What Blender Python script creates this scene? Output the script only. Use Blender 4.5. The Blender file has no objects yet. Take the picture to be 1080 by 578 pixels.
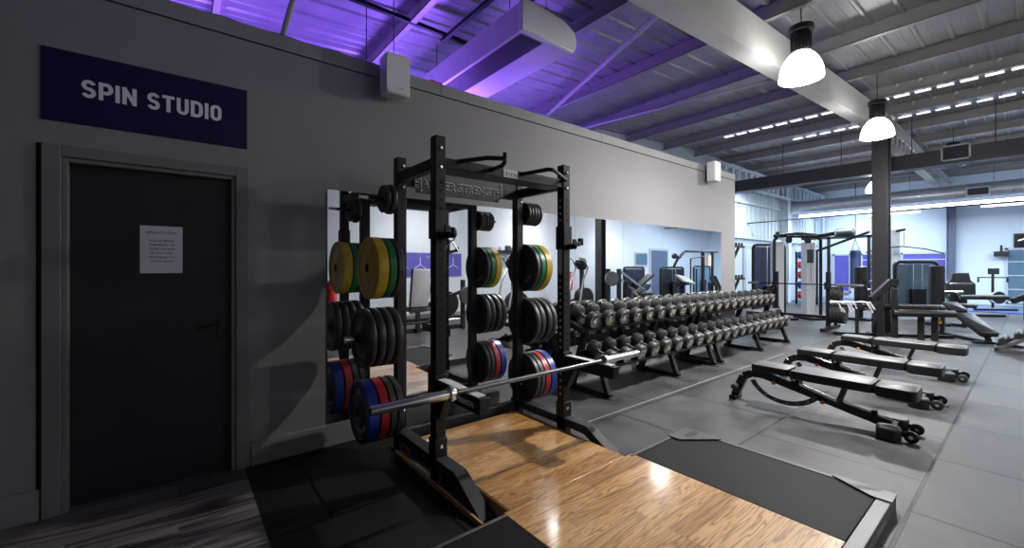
import bpy, math, random
from mathutils import Vector, Matrix
random.seed(4)
PI = math.pi
SC = bpy.context.scene
COL = SC.collection
# ---------------------------------------------------------------- frame
# x runs along the studio wall, y is the distance out from that wall into the hall, z is up (metres).
# Everything is written in that frame; the y axis is flipped once when a mesh is made.

def W3(p): return Vector((p[0], -p[1], p[2]))

# ---------------------------------------------------------------- materials
def nodes(m):
    m.use_nodes = True
    nt = m.node_tree
    return nt, nt.nodes, nt.links, nt.nodes['Principled BSDF']

def mat(name, col, rough=.5, metal=0., bump=0., bscale=200., var=0., vscale=6., coat=0., spec=None, emit=None, es=0., trans=0., rvar=0.):
    m = bpy.data.materials.new(name)
    nt, N, L, P = nodes(m)
    P.inputs['Base Color'].default_value = (*col, 1)
    P.inputs['Roughness'].default_value = rough
    P.inputs['Metallic'].default_value = metal
    if spec is not None: P.inputs['Specular IOR Level'].default_value = spec
    if coat: P.inputs['Coat Weight'].default_value = coat; P.inputs['Coat Roughness'].default_value = .12
    if trans: P.inputs['Transmission Weight'].default_value = trans
    if emit: P.inputs['Emission Color'].default_value = (*emit, 1); P.inputs['Emission Strength'].default_value = es
    tc = N.new('ShaderNodeTexCoord')
    if var or rvar:
        n = N.new('ShaderNodeTexNoise'); n.inputs['Scale'].default_value = vscale; n.inputs['Detail'].default_value = 6
        L.new(tc.outputs['Object'], n.inputs['Vector'])
        if var:
            mx = N.new('ShaderNodeMix'); mx.data_type = 'RGBA'
            mx.inputs['A'].default_value = (*[c * (1 - var) for c in col], 1)
            mx.inputs['B'].default_value = (*[min(1, c * (1 + var)) for c in col], 1)
            L.new(n.outputs['Fac'], mx.inputs['Factor']); L.new(mx.outputs['Result'], P.inputs['Base Color'])
        if rvar:
            mr = N.new('ShaderNodeMapRange'); mr.inputs['From Min'].default_value = .3; mr.inputs['From Max'].default_value = .7
            mr.inputs['To Min'].default_value = max(0, rough - rvar); mr.inputs['To Max'].default_value = rough + rvar
            L.new(n.outputs['Fac'], mr.inputs['Value']); L.new(mr.outputs['Result'], P.inputs['Roughness'])
    if bump:
        n2 = N.new('ShaderNodeTexNoise'); n2.inputs['Scale'].default_value = bscale; n2.inputs['Detail'].default_value = 4
        b = N.new('ShaderNodeBump'); b.inputs['Strength'].default_value = bump; b.inputs['Distance'].default_value = .004
        L.new(tc.outputs['Object'], n2.inputs['Vector']); L.new(n2.outputs['Fac'], b.inputs['Height']); L.new(b.outputs['Normal'], P.inputs['Normal'])
    return m

def rubber_floor(name='rubber tiles', g=1., sp_=.33):
    m = bpy.data.materials.new(name)
    nt, N, L, P = nodes(m)
    tc = N.new('ShaderNodeTexCoord')
    mp = N.new('ShaderNodeMapping'); mp.inputs['Location'].default_value = (-.15, .01, 0); mp.inputs['Scale'].default_value = (1, -1, 1)
    L.new(tc.outputs['Object'], mp.inputs['Vector'])
    br = N.new('ShaderNodeTexBrick'); br.offset = .5; br.offset_frequency = 2
    for k, v in dict(Scale=1, **{'Mortar Size': .010, 'Mortar Smooth': .2, 'Brick Width': 1.04, 'Row Height': 1.0, 'Bias': 0}).items(): br.inputs[k].default_value = v
    br.inputs['Color1'].default_value = (.040 * g, .040 * g, .041 * g, 1); br.inputs['Color2'].default_value = (.066 * g, .066 * g, .067 * g, 1); br.inputs['Mortar'].default_value = (.003, .003, .003, 1)
    L.new(mp.outputs['Vector'], br.inputs['Vector'])
    n = N.new('ShaderNodeTexNoise'); n.inputs['Scale'].default_value = 1.7; n.inputs['Detail'].default_value = 8; n.inputs['Roughness'].default_value = .7
    L.new(tc.outputs['Object'], n.inputs['Vector'])
    mr = N.new('ShaderNodeMapRange'); mr.inputs['From Min'].default_value = .3; mr.inputs['From Max'].default_value = .7; mr.inputs['To Min'].default_value = .45; mr.inputs['To Max'].default_value = 1.75
    L.new(n.outputs['Fac'], mr.inputs['Value'])
    mx = N.new('ShaderNodeMix'); mx.data_type = 'RGBA'; mx.blend_type = 'MULTIPLY'; mx.inputs['Factor'].default_value = 1
    L.new(br.outputs['Color'], mx.inputs['A']); L.new(mr.outputs['Result'], mx.inputs['B'])
    sp = N.new('ShaderNodeTexNoise'); sp.inputs['Scale'].default_value = 260; L.new(tc.outputs['Object'], sp.inputs['Vector'])
    L.new(mx.outputs['Result'], P.inputs['Base Color'])
    P.inputs['Specular IOR Level'].default_value = sp_
    r2 = N.new('ShaderNodeMapRange'); r2.inputs['From Min'].default_value = .3; r2.inputs['From Max'].default_value = .7; r2.inputs['To Min'].default_value = .38; r2.inputs['To Max'].default_value = .56
    L.new(n.outputs['Fac'], r2.inputs['Value']); L.new(r2.outputs['Result'], P.inputs['Roughness'])
    add = N.new('ShaderNodeMath'); add.operation = 'MULTIPLY_ADD'; add.inputs[1].default_value = -3.0
    L.new(br.outputs['Fac'], add.inputs[0]); L.new(sp.outputs['Fac'], add.inputs[2])
    b = N.new('ShaderNodeBump'); b.inputs['Strength'].default_value = .35; b.inputs['Distance'].default_value = .003
    L.new(add.outputs[0], b.inputs['Height']); L.new(b.outputs['Normal'], P.inputs['Normal'])
    return m

def planks(name, w, length, c1, c2, c3, rough, coat, gs=1.0):
    m = bpy.data.materials.new(name)
    nt, N, L, P = nodes(m)
    tc = N.new('ShaderNodeTexCoord')
    br = N.new('ShaderNodeTexBrick'); br.offset = .37; br.offset_frequency = 3
    for k, v in dict(Scale=1, **{'Mortar Size': .0006, 'Mortar Smooth': .1, 'Brick Width': length, 'Row Height': w, 'Bias': -.1}).items(): br.inputs[k].default_value = v
    br.inputs['Color1'].default_value = (0, 0, 0, 1); br.inputs['Color2'].default_value = (1, 1, 1, 1); br.inputs['Mortar'].default_value = (.2, .2, .2, 1)
    L.new(tc.outputs['Object'], br.inputs['Vector'])
    # each board takes its own slice of the grain
    sep = N.new('ShaderNodeSeparateXYZ'); L.new(tc.outputs['Object'], sep.inputs[0])
    dv = N.new('ShaderNodeMath'); dv.operation = 'DIVIDE'; dv.inputs[1].default_value = w; L.new(sep.outputs['Y'], dv.inputs[0])
    fl = N.new('ShaderNodeMath'); fl.operation = 'FLOOR'; L.new(dv.outputs[0], fl.inputs[0])
    sh = N.new('ShaderNodeMath'); sh.operation = 'MULTIPLY_ADD'; sh.inputs[1].default_value = 3.7; L.new(fl.outputs[0], sh.inputs[0]); L.new(br.outputs['Color'], sh.inputs[2])
    cmb = N.new('ShaderNodeCombineXYZ')
    x = N.new('ShaderNodeMath'); x.operation = 'MULTIPLY'; x.inputs[1].default_value = .85 * gs; L.new(sep.outputs['X'], x.inputs[0])
    y = N.new('ShaderNodeMath'); y.operation = 'MULTIPLY'; y.inputs[1].default_value = 11 * gs; L.new(sep.outputs['Y'], y.inputs[0])
    L.new(x.outputs[0], cmb.inputs[0]); L.new(y.outputs[0], cmb.inputs[1]); L.new(sh.outputs[0], cmb.inputs[2])
    n = N.new('ShaderNodeTexNoise'); n.inputs['Scale'].default_value = 1.1; n.inputs['Detail'].default_value = 3; n.inputs['Distortion'].default_value = .8
    L.new(cmb.outputs[0], n.inputs['Vector'])
    mul = N.new('ShaderNodeMath'); mul.operation = 'MULTIPLY'; mul.inputs[1].default_value = 12; L.new(n.outputs['Fac'], mul.inputs[0])
    fr = N.new('ShaderNodeMath'); fr.operation = 'PINGPONG'; fr.inputs[1].default_value = .5; L.new(mul.outputs[0], fr.inputs[0])
    rp = N.new('ShaderNodeValToRGB'); e = rp.color_ramp.elements
    e[0].position = 0; e[0].color = (*c3, 1); e[1].position = .3; e[1].color = (*c1, 1)
    L.new(fr.outputs[0], rp.inputs['Fac'])
    mx = N.new('ShaderNodeMix'); mx.data_type = 'RGBA'; mx.blend_type = 'MULTIPLY'; mx.inputs['Factor'].default_value = 1
    r2 = N.new('ShaderNodeValToRGB'); e = r2.color_ramp.elements
    e[0].color = (*c2, 1); e[1].color = (1.0, 1.0, 1.0, 1); L.new(br.outputs['Color'], r2.inputs['Fac'])
    L.new(rp.outputs['Color'], mx.inputs['A']); L.new(r2.outputs['Color'], mx.inputs['B'])
    mm = N.new('ShaderNodeMix'); mm.data_type = 'RGBA'; mm.inputs['B'].default_value = (*[c * .25 for c in c3], 1)
    L.new(br.outputs['Fac'], mm.inputs['Factor']); L.new(mx.outputs['Result'], mm.inputs['A']); L.new(mm.outputs['Result'], P.inputs['Base Color'])
    P.inputs['Roughness'].default_value = rough
    if coat: P.inputs['Coat Weight'].default_value = coat; P.inputs['Coat Roughness'].default_value = .13
    b = N.new('ShaderNodeBump'); b.inputs['Strength'].default_value = .12; b.inputs['Distance'].default_value = .002
    L.new(fr.outputs[0], b.inputs['Height']); L.new(b.outputs['Normal'], P.inputs['Normal'])
    return m

M = {}
M['wall'] = mat('grey wall paint', (.235, .228, .235), .62, bump=.12, bscale=350, var=.06, vscale=2.2)
M['coping'] = mat('grey coping paint', (.25, .245, .24), .6, var=.12, vscale=3, bump=.1)
M['gap'] = mat('shadow gap', (.006, .006, .007), .9, var=.1)
M['archi'] = mat('architrave paint', (.17, .168, .175), .5, var=.06)
M['door'] = mat('charcoal door paint', (.014, .013, .018), .45, var=.1, vscale=4)
M['doorh'] = mat('black door furniture', (.006, .006, .006), .3, var=.1)
M['navy'] = mat('navy sign board', (.008, .004, .05), .55, spec=.3, var=.05)
M['navywhite'] = mat('sign lettering white', (.8, .78, .86), .5, var=.02)
M['paper'] = mat('white paper', (.78, .76, .84), .7, var=.02, vscale=20)
M['ink'] = mat('printed ink', (.06, .06, .08), .7, var=.05)
M['white'] = mat('white plastic', (.72, .71, .7), .4, var=.04)
M['heater'] = mat('white enamel', (.62, .61, .62), .4, var=.05)
M['steelpaint'] = mat('light painted steel', (.52, .51, .48), .7, spec=.15, var=.08, vscale=3)
M['purlin'] = mat('greyed zinc purlin', (.36, .35, .335), .45, metal=.25, var=.15, vscale=3)
M['sheet'] = mat('galvanised roof sheet', (.34, .34, .35), .46, metal=.45, var=.3, vscale=4, rvar=.08)
M['darksteel'] = mat('dark painted column', (.02, .021, .026), .4, var=.15)
M['duct'] = mat('dark duct', (.04, .04, .044), .5, var=.15)
M['zinc'] = mat('spiral duct zinc', (.45, .47, .52), .35, metal=.6, var=.15, rvar=.08)
M['bluewall'] = mat('white far walls', (.58, .65, .72), .6, var=.05)
M['cladding'] = mat('pale wall cladding', (.52, .59, .66), .5, var=.06)
M['oppwall'] = mat('pale opposite wall', (.58, .63, .68), .6, var=.04)
M['rubber'] = rubber_floor()
M['rubbershade'] = rubber_floor('shade-darkened rubber tiles', .3, .14)  # same rubber tiles, with the dim area's shade put into the colour
M['vinyl'] = planks('dark wood-look vinyl', .18, 1.2, (.27, .235, .245), (.4, .4, .4), (.07, .062, .066), .36, 0, .45)
M['wood'] = planks('lacquered oak boards', .098, .95, (.78, .47, .19), (.66, .57, .44), (.36, .165, .04), .3, .7)
M['woodedge'] = mat('oak edge', (.42, .24, .09), .4, var=.15, vscale=20)
M['blk'] = mat('black powder coat', (.010, .010, .011), .45, spec=.32, bump=.06, bscale=500, var=.15, vscale=20)
M['blkgloss'] = mat('black gloss paint', (.012, .012, .014), .25, var=.1, rvar=.05)
M['hole'] = mat('hole shadow', (.002, .002, .002), .9, var=.1)
M['holepale'] = mat('pale hole disc', (.55, .55, .58), .4, var=.1)  # pale grey discs marking some of the holes
M['chrome'] = mat('chrome', (.80, .79, .78), .24, metal=1., rvar=.04)
M['footpaint'] = mat('charcoal satin paint', (.03, .03, .034), .55, spec=.25)
M['bolt'] = mat('zinc bolt', (.75, .75, .75), .25, metal=.9, var=.1)
M['shaft'] = mat('dark steel shaft', (.16, .155, .15), .32, metal=.9, rvar=.06)
M['rub'] = mat('black rubber', (.028, .028, .029), .42, var=.2, vscale=15, bump=.08, bscale=300)
M['rubgrey'] = mat('worn grey-black rubber', (.05, .052, .052), .42, var=.25, vscale=12)
M['yel'] = mat('yellow bumper rubber', (.62, .43, .03), .42, var=.16, vscale=14)
M['grn'] = mat('green bumper rubber', (.015, .19, .06), .38, var=.12, vscale=14)
M['blu'] = mat('blue bumper rubber', (.012, .035, .27), .35, var=.12, vscale=14)
M['navyface'] = mat('navy bumper face', (.012, .016, .06), .4, var=.12, vscale=14)
M['red'] = mat('red bumper rubber', (.40, .018, .026), .38, var=.12, vscale=14)
M['tan'] = mat('tan numerals', (.85, .68, .48), .4, var=.05)
M['headface'] = mat('grey dumbbell end cap', (.26, .25, .235), .27, metal=.85, var=.25, vscale=30)
M['silvertext'] = mat('grey lettering', (.5, .5, .52), .4, metal=.3, var=.05)
M['emboss'] = mat('dark embossed lettering', (.006, .006, .006), .5, var=.05)
M['vinylpad'] = mat('black upholstery', (.014, .014, .015), .42, var=.15, vscale=12, bump=.1, bscale=120)
M['padtop'] = mat('greyer pad top', (.075, .073, .077), .45, var=.15, vscale=12)  # for cushion tops set greyer than their sides
M['platpad'] = mat('platform rubber', (.012, .012, .013), .62, spec=.12, var=.25, vscale=3, bump=.1, bscale=250)
M['frame'] = mat('grey powder coat', (.075, .075, .08), .42, var=.1)
M['blu2'] = mat('blue floor strip', (.015, .04, .30), .4, var=.1)
M['purplepane'] = mat('purple film on panes', (.09, .085, .38), .3, var=.25, vscale=2)
M['greyframe'] = mat('grey metal frame', (.42, .45, .5), .45, var=.06)
M['bluesteel'] = mat('blue-grey column paint', (.11, .14, .22), .4, var=.1)
M['shroud'] = mat('white machine shroud', (.72, .73, .78), .35, var=.04)
M['tint'] = mat('tinted acrylic', (.10, .17, .24), .12, var=.2, coat=.5)
M['bagblue'] = mat('navy canvas', (.02, .03, .09), .5, var=.2)
M['screen'] = mat('dark screen', (.01, .01, .014), .12, var=.1)
M['orange'] = mat('orange knob', (.75, .28, .03), .4, var=.05)
M['redp'] = mat('red enamel', (.6, .02, .02), .3, var=.05)
M['bluegrey'] = mat('blue-grey pad', (.10, .13, .20), .35, var=.1)
M['towel'] = mat('white towelling', (.7, .7, .72), .8, var=.1, bump=.4, bscale=150)
M['greypad'] = mat('grey upholstery', (.38, .38, .40), .5, var=.08)
M['shade'] = mat('glowing prismatic acrylic', (.9, .9, .9), .3, emit=(1., .98, .97), es=15)
M['tube'] = mat('lit led tube', (.9, .9, .9), .3, emit=(.76, .88, 1.), es=16)
M['batten'] = mat('lit batten diffuser', (.9, .9, .9), .3, emit=(.8, .86, 1.), es=3)
M['mirror'] = mat('mirror silvering', (.86, .88, .90), .015, metal=1.)
M['grille'] = mat('dark grille', (.02, .018, .03), .6, var=.2)
M['cable'] = mat('black cable', (.02, .02, .022), .5, var=.1)
def stickerlike(name, c): return mat(name, c, .5, var=.05)
M['sticker'] = stickerlike('white sticker', (.75, .75, .75))

# ---------------------------------------------------------------- mesh builder
class B:
    def __init__(s): s.v = []; s.f = []; s.m = []; s.ms = []; s.cur = 0
    def mt(s, k):
        if k not in s.ms: s.ms.append(k)
        s.cur = s.ms.index(k); return s
    def add(s, vs, fs):
        o = len(s.v); s.v += [Vector(p) for p in vs]
        for f in fs: s.f.append([i + o for i in f]); s.m.append(s.cur)
        return s
    def box(s, x0, x1, y0, y1, z0, z1):
        return s.add([(x, y, z) for z in (z0, z1) for y in (y0, y1) for x in (x0, x1)],
                     [(0, 2, 3, 1), (4, 5, 7, 6), (0, 1, 5, 4), (2, 6, 7, 3), (0, 4, 6, 2), (1, 3, 7, 5)])
    def obox(s, c, u, v, w):
        """centre and three half-axis vectors"""
        c, u, v, w = Vector(c), Vector(u), Vector(v), Vector(w)
        return s.add([c + a * u + b * v + d * w for d in (-1, 1) for b in (-1, 1) for a in (-1, 1)],
                     [(0, 2, 3, 1), (4, 5, 7, 6), (0, 1, 5, 4), (2, 6, 7, 3), (0, 4, 6, 2), (1, 3, 7, 5)])
    def bar(s, p, q, w, h, up=(0, 0, 1)):
        p, q = Vector(p), Vector(q); d = (q - p); u = Vector(up)
        if abs(d.normalized().dot(u)) > .98: u = Vector((1, 0, 0))
        side = d.cross(u).normalized(); u2 = side.cross(d).normalized()
        return s.obox((p + q) / 2, d / 2, side * w / 2, u2 * h / 2)
    def tube(s, pts, r, n=10, cap=True, closed=False):
        pts = [Vector(p) for p in pts]; rs = r if isinstance(r, (list, tuple)) else [r] * len(pts)
        base = len(s.v); N = len(pts); prev = None; vs = []
        for i, p in enumerate(pts):
            if closed: t = (pts[(i + 1) % N] - pts[i - 1]).normalized()
            else: t = ((pts[min(i + 1, N - 1)] - p).normalized() + (p - pts[max(i - 1, 0)]).normalized()).normalized()
            if prev is None:
                a = Vector((0, 0, 1)) if abs(t.z) < .9 else Vector((1, 0, 0))
                prev = a.cross(t).normalized()
            prev = (prev - t * prev.dot(t)).normalized(); b = t.cross(prev)
            for k in range(n):
                an = 2 * PI * k / n; vs.append(p + (prev * math.cos(an) + b * math.sin(an)) * rs[i])
        fs = []
        for i in range(N if closed else N - 1):
            j = (i + 1) % N
            for k in range(n): fs.append((i * n + k, i * n + (k + 1) % n, j * n + (k + 1) % n, j * n + k))
        if cap and not closed: fs += [tuple(range(n))[::-1], tuple((N - 1) * n + k for k in range(n))]
        return s.add(vs, fs)
    def cyl(s, p, q, r, n=16): return s.tube([p, q], r, n)
    def lathe(s, prof, o, ax, n=32, cap=True):
        """prof: (along axis, radius)"""
        o = Vector(o); ax = Vector(ax).normalized(); a = Vector((0, 0, 1)) if abs(ax.z) < .9 else Vector((1, 0, 0))
        u = a.cross(ax).normalized(); w = ax.cross(u); vs = []; fs = []
        for (t, r) in prof:
            for k in range(n):
                an = 2 * PI * k / n; vs.append(o + ax * t + (u * math.cos(an) + w * math.sin(an)) * r)
        for i in range(len(prof) - 1):
            for k in range(n): fs.append((i * n + k, i * n + (k + 1) % n, (i + 1) * n + (k + 1) % n, (i + 1) * n + k))
        fs += [tuple(range(n))[::-1], tuple((len(prof) - 1) * n + k for k in range(n))] if cap and prof[0] != prof[-1] and prof[0][1] > 1e-5 and prof[-1][1] > 1e-5 else []
        return s.add(vs, fs)
    def prism(s, poly, d, fn):
        """poly 2d outline, extruded over depth range d, placed by fn(a,b,depth)"""
        n = len(poly)
        vs = [fn(a, b, d[0]) for a, b in poly] + [fn(a, b, d[1]) for a, b in poly]
        fs = [tuple(range(n)), tuple(range(2 * n - 1, n - 1, -1))] + [(i, (i + 1) % n, n + (i + 1) % n, n + i) for i in range(n)]
        return s.add(vs, fs)
    def disc(s, c, nrm, r, t=.001, n=10):
        c = Vector(c); nrm = Vector(nrm).normalized(); return s.cyl(c - nrm * t, c + nrm * t, r, n)
    def text(s, body, size, o, ux, uz, lift=.0, bold=0., align='CENTER', sx=1., ext=0.):
        cu = bpy.data.curves.new('lettering', 'FONT'); cu.body = body; cu.size = size; cu.align_x = align; cu.offset = bold * size; cu.resolution_u = 3
        ob = bpy.data.objects.new('lettering', cu); me = ob.to_mesh()
        o, ux, uz = Vector(o), Vector(ux).normalized(), Vector(uz).normalized()
        s.add([o + ux * v.co.x * sx + uz * v.co.y for v in me.vertices], [tuple(p.vertices) for p in me.polygons])
        ob.to_mesh_clear(); bpy.data.objects.remove(ob); bpy.data.curves.remove(cu)
        return s
    def ribbon(s, pts, w, o, ux, uz):
        o, ux, uz = Vector(o), Vector(ux), Vector(uz); P_ = [Vector((a, b)) for a, b in pts]; n = len(P_); L_, R_ = [], []
        closed = (P_[0] - P_[-1]).length < 1e-6
        if closed: P_ = P_[:-1]; n -= 1
        for i in range(n):
            a = P_[i] - P_[i - 1] if (i > 0 or closed) else P_[1] - P_[0]
            b = P_[(i + 1) % n] - P_[i] if (i < n - 1 or closed) else a
            na = Vector((-a.y, a.x)).normalized(); nb = Vector((-b.y, b.x)).normalized(); m = (na + nb).normalized(); k = w / 2 / max(.4, m.dot(na))
            L_.append(P_[i] + m * k); R_.append(P_[i] - m * k)
        q = [o + ux * p.x + uz * p.y for p in L_ + R_]
        return s.add(q, [(i, (i + 1) % n, n + (i + 1) % n, n + i) for i in range(n if closed else n - 1)])
    def xf(s, fn): s.v = [Vector(fn(p)) for p in s.v]; return s
    def build(s, name, mk=None, parent=None, bevel=0., smooth=40, base=None):
        if base is None: base = getbase(parent)
        b = Vector(base)
        me = bpy.data.meshes.new(name)
        me.from_pydata([W3(p - b) for p in s.v], [], [tuple(reversed(f)) for f in s.f])
        keys = s.ms or [mk]
        for k in keys: me.materials.append(M[k])
        me.polygons.foreach_set('material_index', s.m if s.ms else [0] * len(s.f))
        me.polygons.foreach_set('use_smooth', [True] * len(s.f))
        import bmesh
        bm = bmesh.new(); bm.from_mesh(me); bmesh.ops.recalc_face_normals(bm, faces=bm.faces); bm.to_mesh(me); bm.free()
        me.set_sharp_from_angle(angle=math.radians(smooth))
        me.update()
        ob = bpy.data.objects.new(name, me); COL.objects.link(ob)
        if parent is not None: ob.parent = parent
        if bevel:
            md = ob.modifiers.new('bevel', 'BEVEL'); md.width = bevel; md.segments = 2; md.limit_method = 'ANGLE'; md.angle_limit = math.radians(50)
        return ob

def getbase(o):
    b = Vector((0, 0, 0))
    while o is not None:
        b += Vector((o.location.x, -o.location.y, o.location.z)); o = o.parent
    return b

def thing(name, label, cat, loc=(0, 0, 0), group=None):
    o = bpy.data.objects.new(name, None); COL.objects.link(o); o.empty_display_size = .05
    o.location = W3(loc); return tag(o, label, cat, group)
def tag(o, label, cat, group=None):
    o['label'] = label; o['category'] = cat
    if group: o['group'] = group
    return o
def struct(o): o['kind'] = 'structure'; return o
def copy_tree(o, parent=None):
    c = o.copy(); COL.objects.link(c); c.parent = parent
    for ch in list(o.children): copy_tree(ch, c)
    return c
ORD = 'first second third fourth fifth sixth seventh eighth ninth tenth eleventh twelfth thirteenth fourteenth fifteenth sixteenth seventeenth eighteenth nineteenth twentieth'.split()

# ================================================================ SETTING
XF, XB, YS, YO = 23.0, -3.0, -2.8, 7.75      # far wall, wall behind, side wall, opposite wall
def zp(x): return 3.84 + .0675 * min(x, 11.6)  # underside of the purlins
struct(B().box(1.9, XF, YS, YO, -.1, 0).box(.36, 1.9, 3.45, YO, -.1, 0).box(.36, 1.9, YS, 0, -.1, 0).build('floor', 'rubber'))
struct(B().box(.36, 1.9, 0, 3.45, -.1, 0).build('floor', 'rubbershade'))
struct(B().box(XB, .36, YS, YO, -.1, 0).build('floor', 'vinyl'))
struct(B().mt('blu2').box(19.3, 19.75, YS + .1, YO - .1, 0, .012).mt('bluesteel').box(19.75, XF, YS + .1, YO - .1, 0, .011).build('trim_1'))
struct(B().mt('greyframe').box(2.75, 7.6, .926, .932, 0, .002).build('trim_7'))
# studio wall with door opening
w = B()
DX0, DX1, DZ = -.515, .31, 2.02
w.box(XB, DX0, -.12, 0, 0, 2.975); w.box(DX1, 8, -.12, 0, 0, 2.975); w.box(DX0, DX1, -.12, 0, DZ, 2.975)
w.box(7.88, 8, YS, -.12, 0, 2.975)
struct(w.build('wall_left', 'wall', smooth=20))
c = B().mt('gap').box(XB, 8, -.12, -.012, 2.975, 2.985).mt('coping').box(XB, 8.005, -.16, .004, 2.985, 3.09)
for x in (1.9, 4.2, 6.4): c.mt('gap').box(x, x + .004, -.1, .0045, 2.985, 3.0905)
struct(c.build('trim_2'))
bb = B().box(.40, .905, 0, .014, 0, .168).box(.905, 7.9, 0, .014, 0, .168).box(XB, -.60, 0, .014, 0, .168)
struct(bb.build('baseboard_left', 'wall', bevel=.003))
struct(B().mt('gap').box(-.612, -.590, 0, .003, .17, 2.085).build('trim_3'))
a = B()
a.box(-.590, -.515, 0, .022, 0, 2.085).box(.31, .385, 0, .022, 0, 2.085).box(-.515, .31, 0, .022, 2.02, 2.085)
a.box(-.515, -.490, -.12, .006, 0, 2.02).box(.285, .31, -.12, .006, 0, 2.02).box(-.49, .285, -.12, .006, 1.995, 2.02)
struct(a.build('trim_4', 'archi', bevel=.003))
d = struct(B().box(-.489, .284, -.10, -.055, .006, 1.992).build('door_1', 'door', bevel=.002))
h = B().box(.205, .25, -.055, -.043, .90, 1.06)
h.tube([(.228, -.045, 1.005), (.228, 0.0, 1.005), (.215, .008, 1.005), (.15, .008, 1.003), (.095, .006, .99)], [.009, .009, .009, .008, .006], 8)
h.cyl((.228, -.043, .94), (.228, -.036, .94), .012)
h.build('door_handle', 'doorh', d)
# outer walls
struct(B().box(XB - .2, XB, YS, YO, 0, 5).build('wall_back', 'wall'))
struct(B().box(XB, XF, YO, YO + .2, 0, 5).build('wall_opposite', 'oppwall'))
struct(B().box(XF, XF + .2, YS - .2, YO + .2, 0, 5).build('wall_far', 'bluewall'))
cl = B().box(XB, XF, YS - .2, YS, 0, 5)
struct(cl.build('wall_side', 'cladding'))
rib = B()
for i in range(26):
    x = 14.2 + i * .34
    rib.add([(x, YS, 2.3), (x + .03, YS + .035, 2.3), (x + .12, YS + .035, 2.3), (x + .15, YS, 2.3), (x, YS, 4.8), (x + .03, YS + .035, 4.8), (x + .12, YS + .035, 4.8), (x + .15, YS, 4.8)],
            [(0, 1, 5, 4), (1, 2, 6, 5), (2, 3, 7, 6)])
struct(rib.build('trim_5', 'cladding'))
g = B()
for z in (2.35, 3.55): g.box(14, XF, YS + .035, YS + .11, z, z + .07)
struct(g.build('trim_6', 'cladding'))
for x, y in ((18.5, -2.62), (22.75, -2.62)):
    k = B().box(x - .14, x + .14, y - .15, y - .13, 0, 4.6).box(x - .14, x + .14, y + .13, y + .15, 0, 4.6).box(x - .012, x + .012, y - .13, y + .13, 0, 4.6)
    struct(k.build('column', 'bluewall'))
k = B()
yy = -2.45
k.box(12.5, 22.6, yy - .08, yy + .08, 3.95, 4.0).box(12.5, 22.6, yy - .08, yy + .08, 4.5, 4.55)
for i in range(22):
    x = 12.6 + i * .46; k.box(x, x + .13, yy - .01, yy + .01, 4.0, 4.5)
struct(k.build('beam', 'bluewall'))
# roof sheet, ribs along x
rs = B(); ys = []
y = YS - .2
while y < YO + .2:
    ys += [(y, 0), (y + .02, -.022), (y + .05, -.022), (y + .07, 0), (y + .16, 0), (y + .165, -.004), (y + .20, -.004), (y + .205, 0)]; y += .30
xs = [XB - .2, 11.6, XF + .2]
vs = [(x, yv, zp(x) + .205 + dz) for x in xs for yv, dz in ys]; n = len(ys)
rs.add(vs, [(j * n + i, j * n + i + 1, (j + 1) * n + i + 1, (j + 1) * n + i) for j in range(2) for i in range(n - 1)])
struct(rs.build('ceiling', 'sheet', smooth=15))
# translucent rooflight strips that let daylight in
M['rooflight'] = mat('translucent rooflight', (.8, .8, .8), .5, emit=(.84, .90, 1.), es=1.2)
for n_, (xa, xb_, ya, yb) in enumerate(((11.08, 11.20, -1.6, YO), (12.84, 12.95, -.6, YO))):
    rl = B(); yv = ya
    while yv < yb - .2: rl.box(xa, xb_, yv, yv + .22, zp(xa) + .176, zp(xa) + .182); yv += .30
    struct(rl.build('window_%d' % (5 + n_), 'rooflight'))
# purlins across the hall
pxs = [5.27 + 1.65 * i for i in range(-5, 11)]
for x in pxs:
    z = zp(x); k = B()
    k.box(x - .004, x + .004, YS, YO, z, z + .2).box(x - .07, x, YS, YO, z, z + .008).box(x, x + .07, YS, YO, z + .192, z + .2).box(x - .07, x - .062, YS, YO, z, z + .025)
    p = struct(k.build('beam', 'purlin'))
    if 10 < x < 12.5:
        for j in range(8):
            q = B(); yc = 1.9 + j * .3
            q.box(x - .10, x - .075, yc - .02, yc + .02, z + .13, z + .165).box(x - .10, x - .09, yc - .02, yc - .01, z + .1, z + .165)
            q.build('clip', 'white', p)
# main rafter, painted pale, and its column
def rafter(y0, y1, x0, x1, mk):
    k = B(); ym = (y0 + y1) / 2
    for za, zb, ya, yb in ((-.42, -.40, y0, y1), (-.02, 0, y0, y1), (-.40, -.02, ym - .006 + .07, y1 - .001)):
        k.add([(x, yv, zp(x) + dz) for x in (x0, x1) for yv in (ya, yb) for dz in (za, zb)], [(0, 1, 3, 2), (4, 6, 7, 5), (0, 4, 5, 1), (2, 3, 7, 6), (0, 2, 6, 4), (1, 5, 7, 3)])
    return struct(k.build('beam', mk))
rf = rafter(1.32, 1.52, XB, 11.5, 'steelpaint')
for x in (3.58, 3.68):
    B().lathe([(0, .018), (.012, .018), (.018, .010), (.05, .010)], (x, 1.519, 3.955), (0, 1, 0), 8).build('bolt', 'blk', rf)
rafter(5.83, 6.03, XB, 11.5, 'steelpaint')
for yc in (1.46, 5.93):
    k = B().box(11.27, 11.29, yc - .13, yc + .13, 0, 4.2).box(11.51, 11.53, yc - .13, yc + .13, 0, 4.2).box(11.29, 11.51, yc - .01, yc + .01, 0, 4.2).box(11.2, 11.6, yc - .2, yc + .2, 0, .02)
    struct(k.build('column', 'darksteel'))
k = B()   # castellated continuation beyond the column
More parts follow.
